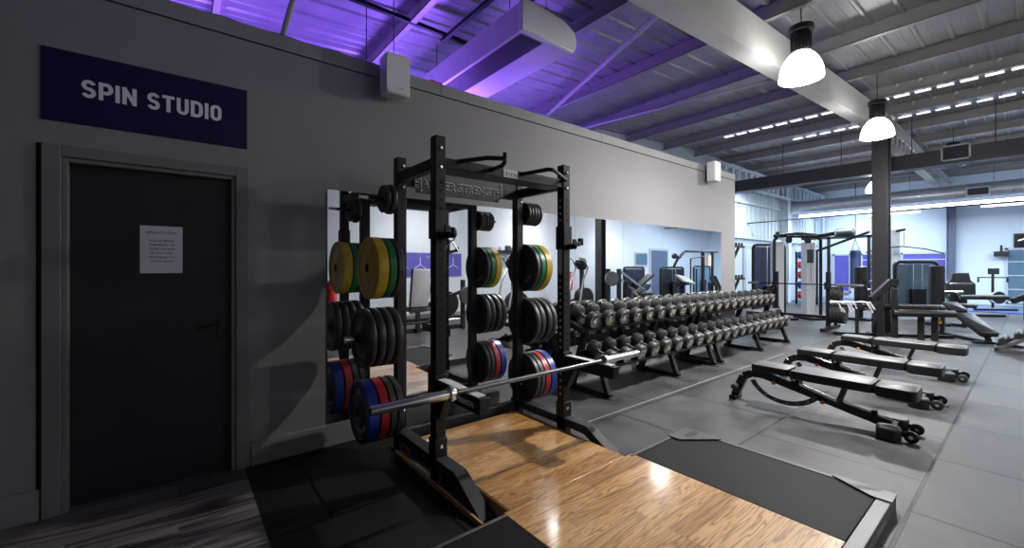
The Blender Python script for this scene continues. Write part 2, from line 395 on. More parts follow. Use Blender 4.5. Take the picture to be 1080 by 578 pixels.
for yc in (1.43,):
    z0, z1 = 4.08, 4.62
    k.box(11.6, XF, yc - .09, yc + .09, z0, z0 + .02).box(11.6, XF, yc - .09, yc + .09, z1 - .02, z1)
    k.box(11.6, XF, yc - .006, yc + .006, z0, z0 + .12).box(11.6, XF, yc - .006, yc + .006, z1 - .12, z1)
    for i in range(24): x = 11.7 + i * .48; k.box(x, x + .16, yc - .006, yc + .006, z0 + .1, z1 - .1)
struct(k.build('beam', 'steelpaint'))
k = B().box(22.72, 22.98, 1.37, 1.39, 0, 4.1).box(22.72, 22.98, 1.58, 1.60, 0, 4.1).box(22.84, 22.86, 1.39, 1.58, 0, 4.1)
struct(k.build('column', 'bluesteel'))
# purple-lit roof braces and pipe above the studio
struct(B().tube([(3.4, 1.40, 3.72), (5.29, -2.2, 4.16)], .028, 8).build('beam', 'purlin'))
struct(B().tube([(6.5, 1.3, 4.0), (5.9, -1.9, 3.98)], .03, 8).build('beam', 'purlin'))
struct(B().tube([(.62, -.35, 3.1), (.78, .35, 3.95)], .022, 8).build('beam', 'steelpaint'))
# windows in the far wall
def far_window(n, y0, y1, z0, z1, cols, rows):
    f = B(); t = .07; x = XF - .03
    f.box(x - .04, x + .03, y0, y1, z0, z0 + t).box(x - .04, x + .03, y0, y1, z1 - t, z1)
    for i in range(cols + 1):
        yv = y0 + (y1 - y0 - t) * i / cols; f.box(x - .04, x + .03, yv, yv + t, z0, z1)
    for j in range(1, rows):
        zv = z0 + (z1 - z0) * j / rows; f.box(x - .03, x + .03, y0, y1, zv - .02, zv + .02)
    o = struct(f.build('window_%d' % n, 'greyframe')); B().box(x, x + .02, y0, y1, z0, z1).build('pane', 'tint' if n == 3 else 'purplepane', o); return o
far_window(1, -2.2, -1.55, .25, 1.95, 1, 1)
far_window(2, -1.22, 1.40, .25, 1.96, 2, 6)
far_window(3, 2.80, 6.2, .1, 2.05, 3, 4)
# doorway and window in the opposite wall (seen in the mirror)
k = B().mt('greyframe').box(17.1, 18.7, YO - .04, YO, 0, 2.25).mt('bluegrey').box(17.22, 18.58, YO - .05, YO - .03, 0, 2.15)
struct(k.build('door_2'))
k = B().mt('greyframe').box(15.95, 16.95, YO - .04, YO, 1.4, 2.05).mt('tint').box(16.02, 16.88, YO - .05, YO - .03, 1.47, 1.98)
struct(k.build('window_4'))
# side-wall door beyond the studio
k = B().mt('greyframe').box(15.1, 17.9, YS, YS + .05, 0, 2.12).mt('cladding').box(15.25, 17.75, YS + .03, YS + .06, 0, 2.0)
struct(k.build('door_3'))

# ================================================================ MIRRORS
gr = 'wall mirror panels'
for i in range(7):
    x0 = .905 + .935 * i
    o = B().mt('mirror').box(x0 + .0015, x0 + .9335, 0.0, .006, .175, 2.0).build('mirror_panel')
    tag(o, 'tall frameless wall mirror panel, %s from the studio door' % ORD[i], 'mirror', gr)

# ================================================================ SIGNS
o = thing('wall_sign', 'navy board reading SPIN STUDIO above the dark door', 'sign', (-.11, .0, 2.22))
B().box(-.594, .375, 0, .006, 2.218, 2.626).build('board', 'navy', o)
def arc(cx, cy, rx, ry, a0, a1, n=7): return [(cx + rx * math.cos(math.radians(a0 + (a1 - a0) * i / n)), cy + ry * math.sin(math.radians(a0 + (a1 - a0) * i / n))) for i in range(n + 1)]
W_, H_, Q = .58, 1.0, .095      # letter width, height, half stroke in cap heights
x0_, x1_, y0_, y1_ = Q, W_ - Q, Q, H_ - Q; xm_ = W_ / 2; rr_ = (x1_ - x0_) / 2
GL = {
 'S': ([arc(xm_, y1_ - .2, rr_, .2, 15, 90, 4)[0:] + arc(xm_, y1_ - .2, rr_, .2, 90, 250, 8)[1:] + arc(xm_, y0_ + .2, rr_, .2, 70, -90, 8) + arc(xm_, y0_ + .2, rr_, .2, -90, -165, 4)[1:]], W_),
 'P': ([[(x0_, 0), (x0_, y1_), (x1_ - .16, y1_)] + arc(x1_ - .16, y1_ - .24, .18, .24, 80, -80, 7) + [(x1_ - .18, y1_ - .48), (x0_ + .05, y1_ - .48)]], W_),
 'I': ([[(Q, 0), (Q, H_)]], 2 * Q),
 'N': ([[(x0_, 0), (x0_, H_)], [(x0_ - .02, H_ - .04), (x1_ + .06, .04)], [(x1_ + .04, 0), (x1_ + .04, H_)]], W_ + .04),
 'T': ([[(0, y1_), (W_, y1_)], [(xm_, 0), (xm_, H_ - .05)]], W_),
 'U': ([[(x0_, H_)] + arc(xm_, y0_ + .2, rr_, .2, 180, 360, 8) + [(x1_, H_)]], W_),
 'D': ([[(x0_, y0_), (x0_, y1_), (x1_ - .18, y1_)] + arc(x1_ - .18, y1_ - .22, .2, .22, 80, 0, 4) + arc(x1_ - .18, y0_ + .22, .2, .22, 0, -80, 4) + [(x1_ - .18, y0_), (x0_, y0_)]], W_ + .02),
 'O': ([arc(xm_, y1_ - .2, rr_, .2, 0, 180, 8) + arc(xm_, y0_ + .2, rr_, .2, 180, 360, 8) + [(x1_, y1_ - .2)]], W_)}
t = B(); cap = .104; cx = -.436; sxk = 1.0
for ch in 'SPIN STUDIO':
    if ch == ' ': cx += cap * .36; continue
    strokes, wdt = GL[ch]
    for q_, st_ in enumerate(strokes): t.ribbon(st_, 2 * Q, (cx, .0066 + .0002 * q_, 2.378), (cap * sxk, 0, 0), (0, 0, cap))
    cx += cap * (wdt * sxk + .105)
LETW = cx
t.build('lettering', 'navywhite', o)
o = thing('paper_notice', 'white paper notice taped on the dark studio door', 'notice', (-.08, -.054, 1.36))
B().box(-.187, .022, -.0545, -.0535, 1.357, 1.657).build('sheet', 'paper', o)
t = B()
for i, (s, sz) in enumerate((('SPIN STUDIO', .023), ('', 0), ('PLEASE MAKE', .0185), ('A MEMBER OF', .0185), ('STAFF AWARE', .0185), ('IF YOU ARE', .0185), ('TRAINING ON', .0185), ('YOUR OWN', .0185))):
    if s: t.text(s, sz * 1.05, (-.082, -.0531, 1.605 - i * .0262 + (.002 if i == 0 else .004)), (1, 0, 0), (0, 0, 1), bold=.008, sx=1.05)
t.build('lettering', 'ink', o)

# ================================================================ SPEAKERS
def speaker(x, z, label):
    o = thing('wall_speaker', label, 'speaker', (x, .03, z)); k = B()
    hw, hh = .105, .165; pts = []
    for cx, cz, a0 in ((hw - .025, hh - .025, 0), (-hw + .025, hh - .025, 90), (-hw + .025, -hh + .025, 180), (hw - .025, -hh + .025, 270)):
        for j in range(4): an = math.radians(a0 + j * 30); pts.append((cx + .025 * math.cos(an), cz + .025 * math.sin(an)))
    k.prism(pts, (.07, .20), lambda a, b, d_: (x + a, d_ - abs(a) * .12, z + b)); k.build('body', 'white', o, bevel=.006)
    kk = B().prism([(a * .93, b * .95) for a, b in pts], (.2, .206), lambda a, b, d_: (x + a, d_ - abs(a) * .12, z + b)); kk.build('front_grille', 'white', o)
    B().disc((x + .03, .204, z - .115), (0, 1, 0), .008, .004).build('badge', 'chrome', o)
    B().box(x - .03, x + .03, 0, .012, z - .13, z + .05).bar((x, .01, z - .06), (x, .075, z - .06), .03, .03).build('bracket', 'blk', o)
    return o
speaker(1.405, 2.97, 'white speaker on the coping just above the squat rack')
speaker(6.93, 2.965, 'small white speaker at the far end of the coping')

# ================================================================ AIR HEATER and its hangers
o = thing('ceiling_heater', 'long white boxy air heater hung over the studio wall', 'heater', (2.85, -.5, 3.6))
sec = [(2.49, 3.60), (2.49, 3.87), (2.52, 3.89), (3.02, 3.86), (3.17, 3.79), (3.20, 3.72), (3.19, 3.66), (3.15, 3.60)]
B().prism(sec, (-1.9, .44), lambda a, b, d_: (a, d_, b)).build('casing', 'heater', o, smooth=30)
B().prism([(2.475 if a < 2.6 else a + .012, b + (.012 if b > 3.7 else -.012)) for a, b in sec], (.44, .49), lambda a, b, d_: (a, d_, b)).build('end_cap', 'white', o, bevel=.01)
k = B().box(2.53, 2.80, -1.8, .40, 3.592, 3.5995)
k.build('intake_grille', 'grille', o)
k = B()
for i in range(8): yv = -1.75 + i * .29; k.box(2.53, 2.80, yv, yv + .008, 3.589, 3.592)
for i in range(9): xv = 2.55 + i * .028; k.box(xv, xv + .003, -1.8, .4, 3.589, 3.592)
k.build('grille_bars', 'frame', o)
B().box(2.488, 2.4895, -1.7, .35, 3.66, 3.675).build('side_crease', 'heater', o)
k = B()
for yv in (-1.3, -.6, .25): k.lathe([(0, .008), (.006, .006)], (2.49, yv, 3.80), (-1, 0, 0), 6)
k.build('screws', 'bolt', o)['kind'] = 'stuff'
for x in (2.56, 3.05):
    for yv in (.2, -1.3):
        B().cyl((x, yv, 3.85), (x, yv, zp(x) + .2), .004, 6).build('hanger_rod', 'blk', o)
k = B().box(2.31, 2.35, -.75, 1.3, 3.93, 3.97).box(2.61, 2.65, -.75, 1.3, 3.93, 3.97)
tag(k.build('hanger_rails', 'blk'), 'pair of dark channel rails above the white air heater', 'rail')
tag(B().box(1.2, 2.75, -.70, -.66, 3.97, 4.01).build('cross_rail', 'blk'), 'dark cross channel hung behind the heater rails', 'rail')
# cables on top of the studio wall
k = B(); pts = []
for i in range(41):
    x = -.7 + i * .05; pts.append((x, -.05, 3.098 + .02 * abs(math.sin(i * .42))))
k.tube(pts, .005, 6); tag(k.build('cable', 'cable'), 'black looped cable lying along the coping above the sign', 'cable')
k = B().tube([(1.78, -.08, 3.095), (1.84, -.06, 3.13), (1.90, -.06, 3.12), (1.96, -.1, 3.15)], .009, 6)
tag(k.build('cable', 'redp'), 'short red wire end on the coping beside the heater', 'cable')
for x, yv in ((1.19, .06), (1.42, .06)):
    k = B().cyl((x, yv, 3.08), (x, yv, zp(x) + .2), .004, 6)
    tag(k.build('suspension_wire', 'cable'), 'thin black wire rising to the roof %s' % ('left of the white speaker' if x < 1.3 else 'straight above the near white speaker'), 'wire')

# ================================================================ PENDANT LAMPS
def lamp(x, y, label, lit=True, power=260, zr=3.43, col=(1., .97, .94)):
    o = thing('pendant_lamp', label, 'lamp', (x, y, zr), 'bell lamps hung from the purlins')
    prof = [(0, .24), (.03, .239), (.09, .232), (.15, .215), (.21, .185), (.26, .148), (.30, .105), (.31, .09), (.30, .085), (.25, .140), (.20, .178), (.14, .207), (.08, .224), (.03, .231), (.002, .232)]
    prof = [(p * .93, r_ * .86) for p, r_ in prof]
    B().lathe([(p, r_) for p, r_ in prof] + [prof[0]], (x, y, zr), (0, 0, 1), 40).build('lamp_shade', 'shade' if lit else 'greyframe', o)
    k = B(); k.lathe([(.275, .075), (.30, .092), (.48, .092), (.50, .08)], (x, y, zr), (0, 0, 1), 24)
    for i in range(20):
        an = 2 * PI * i / 20; k.bar((x + .092 * math.cos(an), y + .092 * math.sin(an), zr + .30), (x + .092 * math.cos(an), y + .092 * math.sin(an), zr + .48), .006, .012)
    k.build('ballast_housing', 'blk', o)
    B().lathe([(.50, .08), (.505, .118), (.565, .118), (.575, .09), (.59, .03)], (x, y, zr), (0, 0, 1), 24).build('top_cap', 'blk', o, bevel=.004)
    zt = zp(x)
    B().tube([(x, y, zr + .58), (x + .01, y, zr + .64), (x - .008, y, (zr + .7 + zt) / 2), (x + .006, y, zt - .04), (x, y, zt + .02)], .006, 6).build('cord', 'cable', o)
    if lit:
        for kind, e in (('POINT', power * .27), ('SPOT', power * 1.55)):
            ld = bpy.data.lights.new('lamp light', kind); ld.energy = e; ld.color = col; ld.shadow_soft_size = .06
            if kind == 'SPOT': ld.spot_size = math.radians(158); ld.spot_blend = 1
            lo = bpy.data.objects.new('lamp_light', ld); COL.objects.link(lo); lo.location = (0, 0, -.02); lo.parent = o
    return o
P1 = 330
lamp(5.27, 1.86, 'nearest and largest glowing bell lamp beside the pale rafter', power=P1)
lamp(8.57, 1.90, 'second glowing bell lamp, hung just over the dark column', power=P1)
lamp(14.8, .75, 'small far glowing bell lamp left of the dark column', power=240)
lamp(14.3, 2.25, 'unlit far bell lamp under the dark duct', lit=False, zr=3.75)
lamp(5.27, 6.3, 'glowing bell lamp over the opposite machines, nearest the platform', power=110)
lamp(9.5, 6.6, 'glowing bell lamp over the opposite row of machines', power=150)
lamp(14.0, 6.3, 'glowing bell lamp over the far end of the opposite machines', power=180)

def area(x, y, z, sx, sy, e, col, rot=(0, 0, 0), name='tube_light', parent=None):
    ld = bpy.data.lights.new(name, 'AREA'); ld.shape = 'RECTANGLE'; ld.size = sx; ld.size_y = sy; ld.energy = e; ld.color = col
    lo = bpy.data.objects.new(name, ld); COL.objects.link(lo); lo.rotation_euler = rot
    lo.location = W3((x, y, z)) if parent is None else W3(Vector((x, y, z)) - getbase(parent))
    if parent is not None: lo.parent = parent
    return lo
BLUE = (.70, .85, 1.)
# long run of led tube under the silver duct
o = thing('strip_light', 'long bright tube light under the silver duct', 'light', (18.7, 1.5, 3.3))
B().cyl((18.7, -2.2, 3.32), (18.7, 6.5, 3.32), .04, 10).build('tube', 'tube', o)
B().box(18.66, 18.74, -2.2, 6.5, 3.36, 3.40).build('housing', 'white', o)
area(18.7, 2.1, 3.26, .12, 8.4, 330, BLUE, parent=o)
for (x, y0, y1, z, lb) in ((20.2, -.5, 1.0, 3.28, 'white batten light left of the far steel column'), (20.2, 2.35, 5.0, 3.30, 'white batten light right of the far steel column')):
    o = thing('batten_light', lb, 'light', (x, (y0 + y1) / 2, z))
    B().box(x - .06, x + .06, y0, y1, z + .05, z + .13).build('housing', 'white', o)
    B().box(x - .05, x + .05, y0 + .03, y1 - .03, z, z + .05).build('diffuser', 'batten', o)
    area(x, (y0 + y1) / 2, z - .01, .1, (y1 - y0) * .95, 70, BLUE, parent=o)
    for yv in (y0 + .3, y1 - .3): B().cyl((x, yv, z + .13), (x, yv, 4.7), .006, 6).build('hanger_wire', 'cable', o)
for (x, y0, y1, z, lb, e) in ((14.5, -2.3, -.6, 3.9, 'added tube light high between the side wall and the duct', 95), (16.6, 3.5, 6.5, 3.9, 'added tube light high over the far right machines', 120), (21.8, -2.2, .5, 3.9, 'added tube light high in the far left corner', 90)):  # bluish fixtures added to brighten the far hall
    o = thing('batten_light', lb, 'light', (x, (y0 + y1) / 2, z))
    B().box(x - .06, x + .06, y0, y1, z + .05, z + .12).build('housing', 'white', o)
    B().box(x - .05, x + .05, y0 + .03, y1 - .03, z, z + .05).build('diffuser', 'batten', o)
    area(x, (y0 + y1) / 2, z - .01, .1, (y1 - y0) * .95, e, BLUE, parent=o)
# purple wash inside the open-topped studio
for i, (x, yv, e) in enumerate(((.2, -1.3, 45), (2.6, -1.5, 62), (4.6, -1.7, 30))):
    o = thing('uplighter', 'purple uplighter standing inside the studio behind the wall, %s from the door' % ORD[i], 'light', (x, yv, 0))
    B().lathe([(0, .15), (.02, .15), (.03, .02), (2.75, .02), (2.77, .12), (2.85, .14)], (x, yv, 0), (0, 0, 1), 16).build('stand', 'blk', o)
    area(x, yv, 2.88, .9, .5, e, (.27, .12, 1.), rot=(PI, 0, 0), name='purple_light', parent=o)

# ================================================================ DUCTS
k = B().mt('duct').box(12.9, 13.25, YS, YO, 3.60, 3.93)
for yv in (-1.4, .1, 1.6, 3.1): k.box(12.89, 13.26, yv, yv + .03, 3.59, 3.94)
o = tag(k.build('air_duct'), 'dark rectangular air duct crossing the hall above the column', 'duct')
def vent(o, x, y0, y1, z0, z1):
    k = B().box(x - .02, x, y0, y1, z0, z0 + .03).box(x - .02, x, y0, y1, z1 - .03, z1).box(x - .02, x, y0, y0 + .03, z0, z1).box(x - .02, x, y1 - .03, y1, z0, z1)
    v = k.build('vent_frame', 'greyframe', o)
    k = B().box(x - .006, x, y0 + .03, y1 - .03, z0 + .03, z1 - .03); k.build('vent_grille', 'grille', v)
vent(o, 12.9, 2.18, 2.62, 3.66, 3.99)
for yv in (-.9, .4, 1.7, 2.95): B().cyl((13.07, yv, 3.93), (13.07, yv, 4.8), .008, 6).build('hanger_rod', 'cable', o)
k = B(); pr = []
k.tube([(18.9, YS + .1 + i * .1, 3.68) for i in range(104)], [.24 + (.006 if i % 2 else 0) for i in range(104)], 20)
o = tag(k.build('spiral_duct', 'zinc', smooth=60), 'round silver spiral duct above the long tube light', 'duct')
k = B().box(18.60, 18.68, 2.15, 2.65, 3.50, 3.78); v = k.build('vent_frame', 'greyframe', o); B().box(18.59, 18.60, 2.19, 2.61, 3.54, 3.74).build('vent_grille', 'grille', v)
tag(B().tube([(15.5, YS, 2.9), (15.5, 0, 2.93), (15.5, 6, 2.95)], .02, 8).build('tie_rod', 'cable'), 'thin dark rod strung across the hall below the tube light', 'rod')
# ================================================================ PLATFORM
ZP = .08
o = thing('lifting_platform', 'oak lifting platform with black rubber wings under the rack', 'platform', (1.93, 1.7, 0))
k = B().mt('wood'); k.box(1.40, 2.425, .47, 1.66, .0, ZP).box(1.36, 2.50, 1.66, 2.87, .0, ZP)
wd = k.build('wood_deck', None, o, bevel=.003)
k = B().mt('woodedge').box(1.394, 1.3995, .47, 1.655, .0, ZP - .004).box(1.354, 1.3595, 1.68, 2.0, 0, ZP - .01); k.build('edge_strip', None, wd)
B().box(1.258, 1.276, .46, 1.665, 0, .03).build('floor_strip', 'woodedge', o, bevel=.003)
for x0, x1, sx in ((2.505, 3.21, 1), (.645, 1.355, -1)):
    B().box(x0, x1, 1.70, 2.87, 0, ZP).build('rubber_wing', 'platpad', o, bevel=.003)
fr = B().mt('frame')
for x0, x1 in ((3.19, 3.225), (.63, .665)): fr.box(x0, x1, 1.69, 2.94, 0, ZP + .004)
fr.box(.63, 3.225, 2.875, 2.94, 0, ZP + .004).box(2.46, 3.225, 1.675, 1.695, 0, ZP + .004).box(.63, 1.36, 1.675, 1.695, 0, ZP + .004)
fb = fr.build('steel_border', None, o, bevel=.003)
t = B(); t.text('HAMMER STRENGTH', .055, (2.7, 2.9415, .02), (-1, 0, 0), (0, 0, 1), bold=.02); t.build('lettering', 'silvertext', fb)
for sx, X0 in ((1, 3.225), (-1, .63)):
    for sy, Y0 in ((1, 2.945), (-1, 1.67)):
        k = B(); tri = [(0, 0), (-.34, 0), (-.31, .015), (-.06, .15) if 0 else (-.075, .175), (-.0, .19)]
        tri = [(0, 0), (0, -.30), (-.02, -.30), (-.135, -.09), (-.135, 0)] if sy > 0 else [(0, 0), (0, -.28), (-.02, -.28), (-.26, -.09), (-.26, 0)]
        k.prism(tri, (ZP + .004, ZP + .012), lambda a, b, d_: (X0 + sx * a, Y0 + sy * b, d_))
        gp = k.build('corner_plate', 'frame', o)
        t = B()
        if sy > 0:
            ux = Vector((-sx * .45, -.85, 0)); c0 = Vector((X0 - sx * .05, Y0 - .13, ZP + .0135))
        else:
            ux = Vector((.2, -.0, 0)); c0 = Vector((X0 - sx * .1, Y0 + .10, ZP + .0135))
        up = Vector((ux.y, -ux.x, 0)).normalized() * (1 if sx > 0 else 1)
        up = -up if sy < 0 else up
        t.text('HAMMER', .032, c0 + up * .002, ux, up, bold=.03); t.text('STRENGTH', .032, c0 - up * .026, ux, up, bold=.03)
        t.build('lettering', 'emboss', gp)

# ================================================================ POWER RACK
XL, XR, YR, YFt = 1.33, 2.50, .395, .995
o = thing('squat_rack', 'black squat rack with plate pegs standing on the oak platform', 'rack', ((XL + XR) / 2, .9, 0))
RACK = o
hp = .0375
for x in (XL, XR):
    for yv, top in ((YR, 2.23), (YFt, 2.25 if x == XL else 2.235)):
        k = B().mt('blk').box(x - hp, x + hp, yv - hp, yv + hp, .0, top)
        po = k.build('post', None, o, bevel=.004)
        hb = B(); pale = (x == XR and yv == YFt)
        zz = .35
        while zz < 1.98:
            if yv == YFt:
                hb.mt('hole').disc((x, yv + hp, zz), (0, 1, 0), .0095, .0012)
                hb.mt('holepale' if pale else 'hole').disc((x - hp, yv, zz), (-1, 0, 0), .0105, .0012)
            elif int(zz * 10) % 3 == 0:
                hb.mt('hole').disc((x, yv + hp, zz), (0, 1, 0), .008, .0012).disc((x - hp, yv, zz), (-1, 0, 0), .008, .0012)
            zz += .055 if yv == YFt else .06
        hb.build('holes', None, po)['kind'] = 'stuff'
        for zb in (2.17, 2.045, .23) if yv == YFt else (2.165, 2.005, .30, .13):
            b_ = B(); b_.lathe([(0, .013), (.008, .013), (.012, .008)], (x + (.012 if yv != YFt else .0), yv + hp, zb), (0, 1, 0), 8)
            b_.build('bolt', 'bolt', po)
    # side member at the top, shoe and base
    B().box(x - .03, x + .03, YR + hp, YFt - hp, 2.04, 2.115).build('side_member', 'blk', o, bevel=.004)
    B().box(x - .045, x + .045, YFt - .045, YFt + .045, .10, .285).build('post_shoe', 'blk', o, bevel=.004)
    k = B(); pf = [(YR - .05, .10), (YR - .05, .165), (1.27, .165), (1.33, .135), (1.56, .005), (1.44, .005), (1.26, .095), (1.22, .10)]
    k.prism(pf, (x - .045, x + .045), lambda a, b, d_: (d_, a, b)); k.build('foot_beam', 'footpaint', o, bevel=.004)
    B().box(x - .05, x + .05, YR - .06, YFt + .06, 0, .10 if 0 else .012).build('floor_plate', 'blk', o)
    for yv in (YR, YFt): B().box(x - .03, x + .03, yv - .05, yv + .05, .0, .10).build('foot_block', 'blk', o)
# rear low and top members
B().box(XL + hp, XR - hp, YR - .03, YR + .03, .06, .14).build('rear_member', 'blk', o, bevel=.004)
B().box(XL + hp, XR - hp, YR - .03, YR + .03, 2.02, 2.17).build('rear_member', 'blk', o, bevel=.004)
B().box(XL + hp, XR - hp, YFt - .14, YFt + .03, 2.045, 2.115).build('front_member', 'blk', o, bevel=.004)
k = B(); npo = [(1.44, 1.98), (1.44, 2.143), (2.285, 2.143), (2.285, 2.03), (2.24, 1.972), (1.46, 1.972)]
k.prism(npo, (.43, .445), lambda a, b, d_: (a, d_, b)); npl = k.build('name_plate', 'frame', o, bevel=.003)
t = B(); t.text('HAMMER STRENGTH', .098, (1.845, .4465, 2.012), (1, 0, 0), (0, 0, 1), bold=.03, sx=.93); t.build('lettering', 'emboss', npl)
t = B(); t.text('HAMMER STRENGTH', .098, (1.848, .446, 2.016), (1, 0, 0), (0, 0, 1), bold=.038, sx=.93); t.build('lettering', 'silvertext', npl)
b_ = B()
for xx, zz in ((1.47, 2.12), (1.48, 1.995), (2.262, 2.12), (2.235, 1.99)): b_.lathe([(0, .010), (.006, .010), (.01, .006)], (xx, .445, zz), (0, 1, 0), 8)
b_.build('plate_screws', 'bolt', npl)['kind'] = 'stuff'
st = B().box(1.85, 1.98, YFt + .03, YFt + .0315, 2.052, 2.112).build('sticker', 'sticker', o)
t = B()
for i in range(4): t.box(1.872 + .024 * i, 1.880 + .024 * i, YFt + .0315, YFt + .032, 2.068 + .008 * (i % 2), 2.09)
t.build('sticker_marks', 'ink', st)
# pull-up grips
for pts in ([(1.46, 1.0, 2.105), (1.57, 1.22, 2.105), (1.68, 1.26, 2.11)], [(1.75, 1.0, 2.09), (1.705, 1.20, 2.08), (1.695, 1.24, 2.095), (1.693, 1.245, 2.155)], [(2.0, 1.0, 2.09), (2.13, 1.20, 2.115), (2.17, 1.21, 2.115), (2.47, 1.06, 2.105), (2.40, .98, 2.09)]):
    B().tube(pts, .015, 10).build('pull_up_grip', 'blk', o)
# spotter arms
for i, x in enumerate((XL, XR)):
    k = B().mt('blk').box(x - .035, x + .035, YFt + hp, 1.53, .575, .665).box(x - .05, x + .05, YFt - .05, YFt + .05, .56, .70)
    k.prism([(1.035, .575), (1.035, .42), (1.06, .42), (1.14, .575)], (x - .03, x + .03), lambda a, b, d_: (d_, a, b))
    sa = k.build('spotter_arm', None, o, bevel=.004)
    B().box(x - .028, x + .028, YFt + .05, 1.50, .665, .673).build('wear_strip', 'sticker', sa)
    t = B(); t.text('HAMMER STRENGTH', .042, (x - .0362, 1.29, .604), (0, 1, 0), (0, 0, 1), bold=.03, sx=.92); t.build('lettering', 'navywhite', sa) if i == 0 else None
# j hooks
for x, z, sx in ((XL, 1.66, 1), (XR, 1.62, 1)):
    k = B().box(x - .046, x + .046, YFt - .046, YFt + .050, z - .08, z + .11)
    k.box(x - .02, x + .02, YFt + .05, YFt + .13, z - .08, z - .04).box(x - .02, x + .02, YFt + .115, YFt + .13, z - .08, z + .0)
    if x == XR: k.bar((x + .03, YFt + .02, z - .055), (x + .20, YFt + .02, z - .02), .04, .035); k.box(x + .17, x + .20, YFt, YFt + .04, z - .04, z + .02)
    k.build('bar_hook', 'blk', o, bevel=.003)
B().box(XR - hp - .001, XR - hp, YFt - .02, YFt + .02, 1.35, 1.54).build('scale_sticker', 'silvertext', o)
# plate pegs
pegs = {}
for sgn, x in ((-1, XL), (1, XR)):
    for z, ln, r in ((1.905, .27, .0125), (1.388, .205, .022), (.88, .37, .024), (.35, .25, .024)):
        x0 = x + sgn * hp
        k = B().mt('blk').cyl((x0, YR, z), (x0 + sgn * ln, YR, z), r, 14).box(min(x0, x0 + sgn * .012), max(x0, x0 + sgn * .012), YR - .035, YR + .035, z - .05, z + .05)
        k.mt('chrome').cyl((x0 + sgn * (ln - .06), YR, z), (x0 + sgn * (ln + .004), YR, z), r + .0005, 14)
        k.build('plate_peg', None, o)

# ---------------------------------------------------------------- weight plates
def arc_text(b, body, r, a0, step, size, x, sgn, bold=.04):
    """letters standing round a disc face whose normal is sgn*x; angle measured clockwise from the top as the viewer sees it"""
    for i, ch in enumerate(body):
        a = math.radians(a0 + step * i)
        rt = Vector((0, 1, 0)) * (1 if sgn < 0 else -1)  # viewer's right
        up = Vector((0, 0, 1)); rad = rt * math.sin(a) + up * math.cos(a); tan = rt * math.cos(a) - up * math.sin(a)
        if step < 0: rad, tan = -rad, -tan
        c0 = Vector((x, YR, 0)) + (rt * math.sin(a) + up * math.cos(a)) * r
        b.text(ch, size, c0, tan, rad, bold=bold)
def plate(x, z, sgn, R, t, mk, kind, label, cat, group, face=None, words=None, num=None):
    """x is the inner face; the plate grows outwards by sgn*t"""
    o = thing('weight_plate', label, 'weight plate', (x + sgn * t / 2, YR, z - R), group)
    k = B().mt(mk)
    def P(prof): k.lathe(prof, (x + t / 2 * sgn, YR, z), (sgn, 0, 0), 56)
    h = t / 2
    if kind == 'bumper':
        k.lathe([(-h * .7, .027), (-h * .7, R * .42), (-h * .8, R * .46), (-h * .8, R * .80), (-h, R * .84), (-h, R - .008), (-h + .006, R), (h - .006, R), (h, R - .008)], (x + t / 2 * sgn, YR, z), (sgn, 0, 0), 56, cap=False)
        if face: k.mt(face)
        k.lathe([(h, R - .008), (h, R * .84), (h * .78, R * .80), (h * .78, R * .46), (h * .9, R * .42), (h * .9, .06)], (x + t / 2 * sgn, YR, z), (sgn, 0, 0), 56, cap=False)
    else:
        k.lathe([(-h * .8, .027), (-h, .06), (-h * .5, .08), (-h * .5, R * .82), (-h, R * .88), (-h, R - .006), (-h + .008, R), (h - .008, R), (h, R - .006), (h, R * .88), (h * .5, R * .82), (h * .5, .08), (h, .06)], (x + t / 2 * sgn, YR, z), (sgn, 0, 0), 48, cap=False)
    k.build('disc', None, o)
    B().lathe([(-h * .9, .026), (-h * .9, .062), (h * .98, .062), (h * 1.0, .026)], (x + t / 2 * sgn, YR, z), (sgn, 0, 0), 32, cap=False).build('hub', 'blk' if kind == 'iron' else (face or mk), o)
    if kind == 'bumper': B().lathe([(h * .99, .0262), (h * 1.06, .034), (h * 1.06, .0262), (h * .2, .0262)], (x + t / 2 * sgn, YR, z), (sgn, 0, 0), 24, cap=False).build('hub_ring', 'blk', o)
    if words:
        tx = B(); side, wd, mt_ = words
        xx = x + t / 2 * sgn + side * (h * .8 + .0015 if kind == 'bumper' else h * .52 + .0015)
        arc_text(tx, wd, R * .68, 180 + 11 * (len(wd) - 1) / 1 if 0 else 180 + 5.5 * (len(wd) - 1) * 1.9, -5.5 * 3.8, R * .20, xx, side)
        if num: arc_text(tx, num, R * .58, -14, 17, R * .24, xx, side)
        tx.v = [v + Vector((0, 0, z)) for v in tx.v]
        tx.build('lettering', mt_, o)
    return o
RAK = 'left side of the squat rack'; RAR = 'right side of the squat rack'
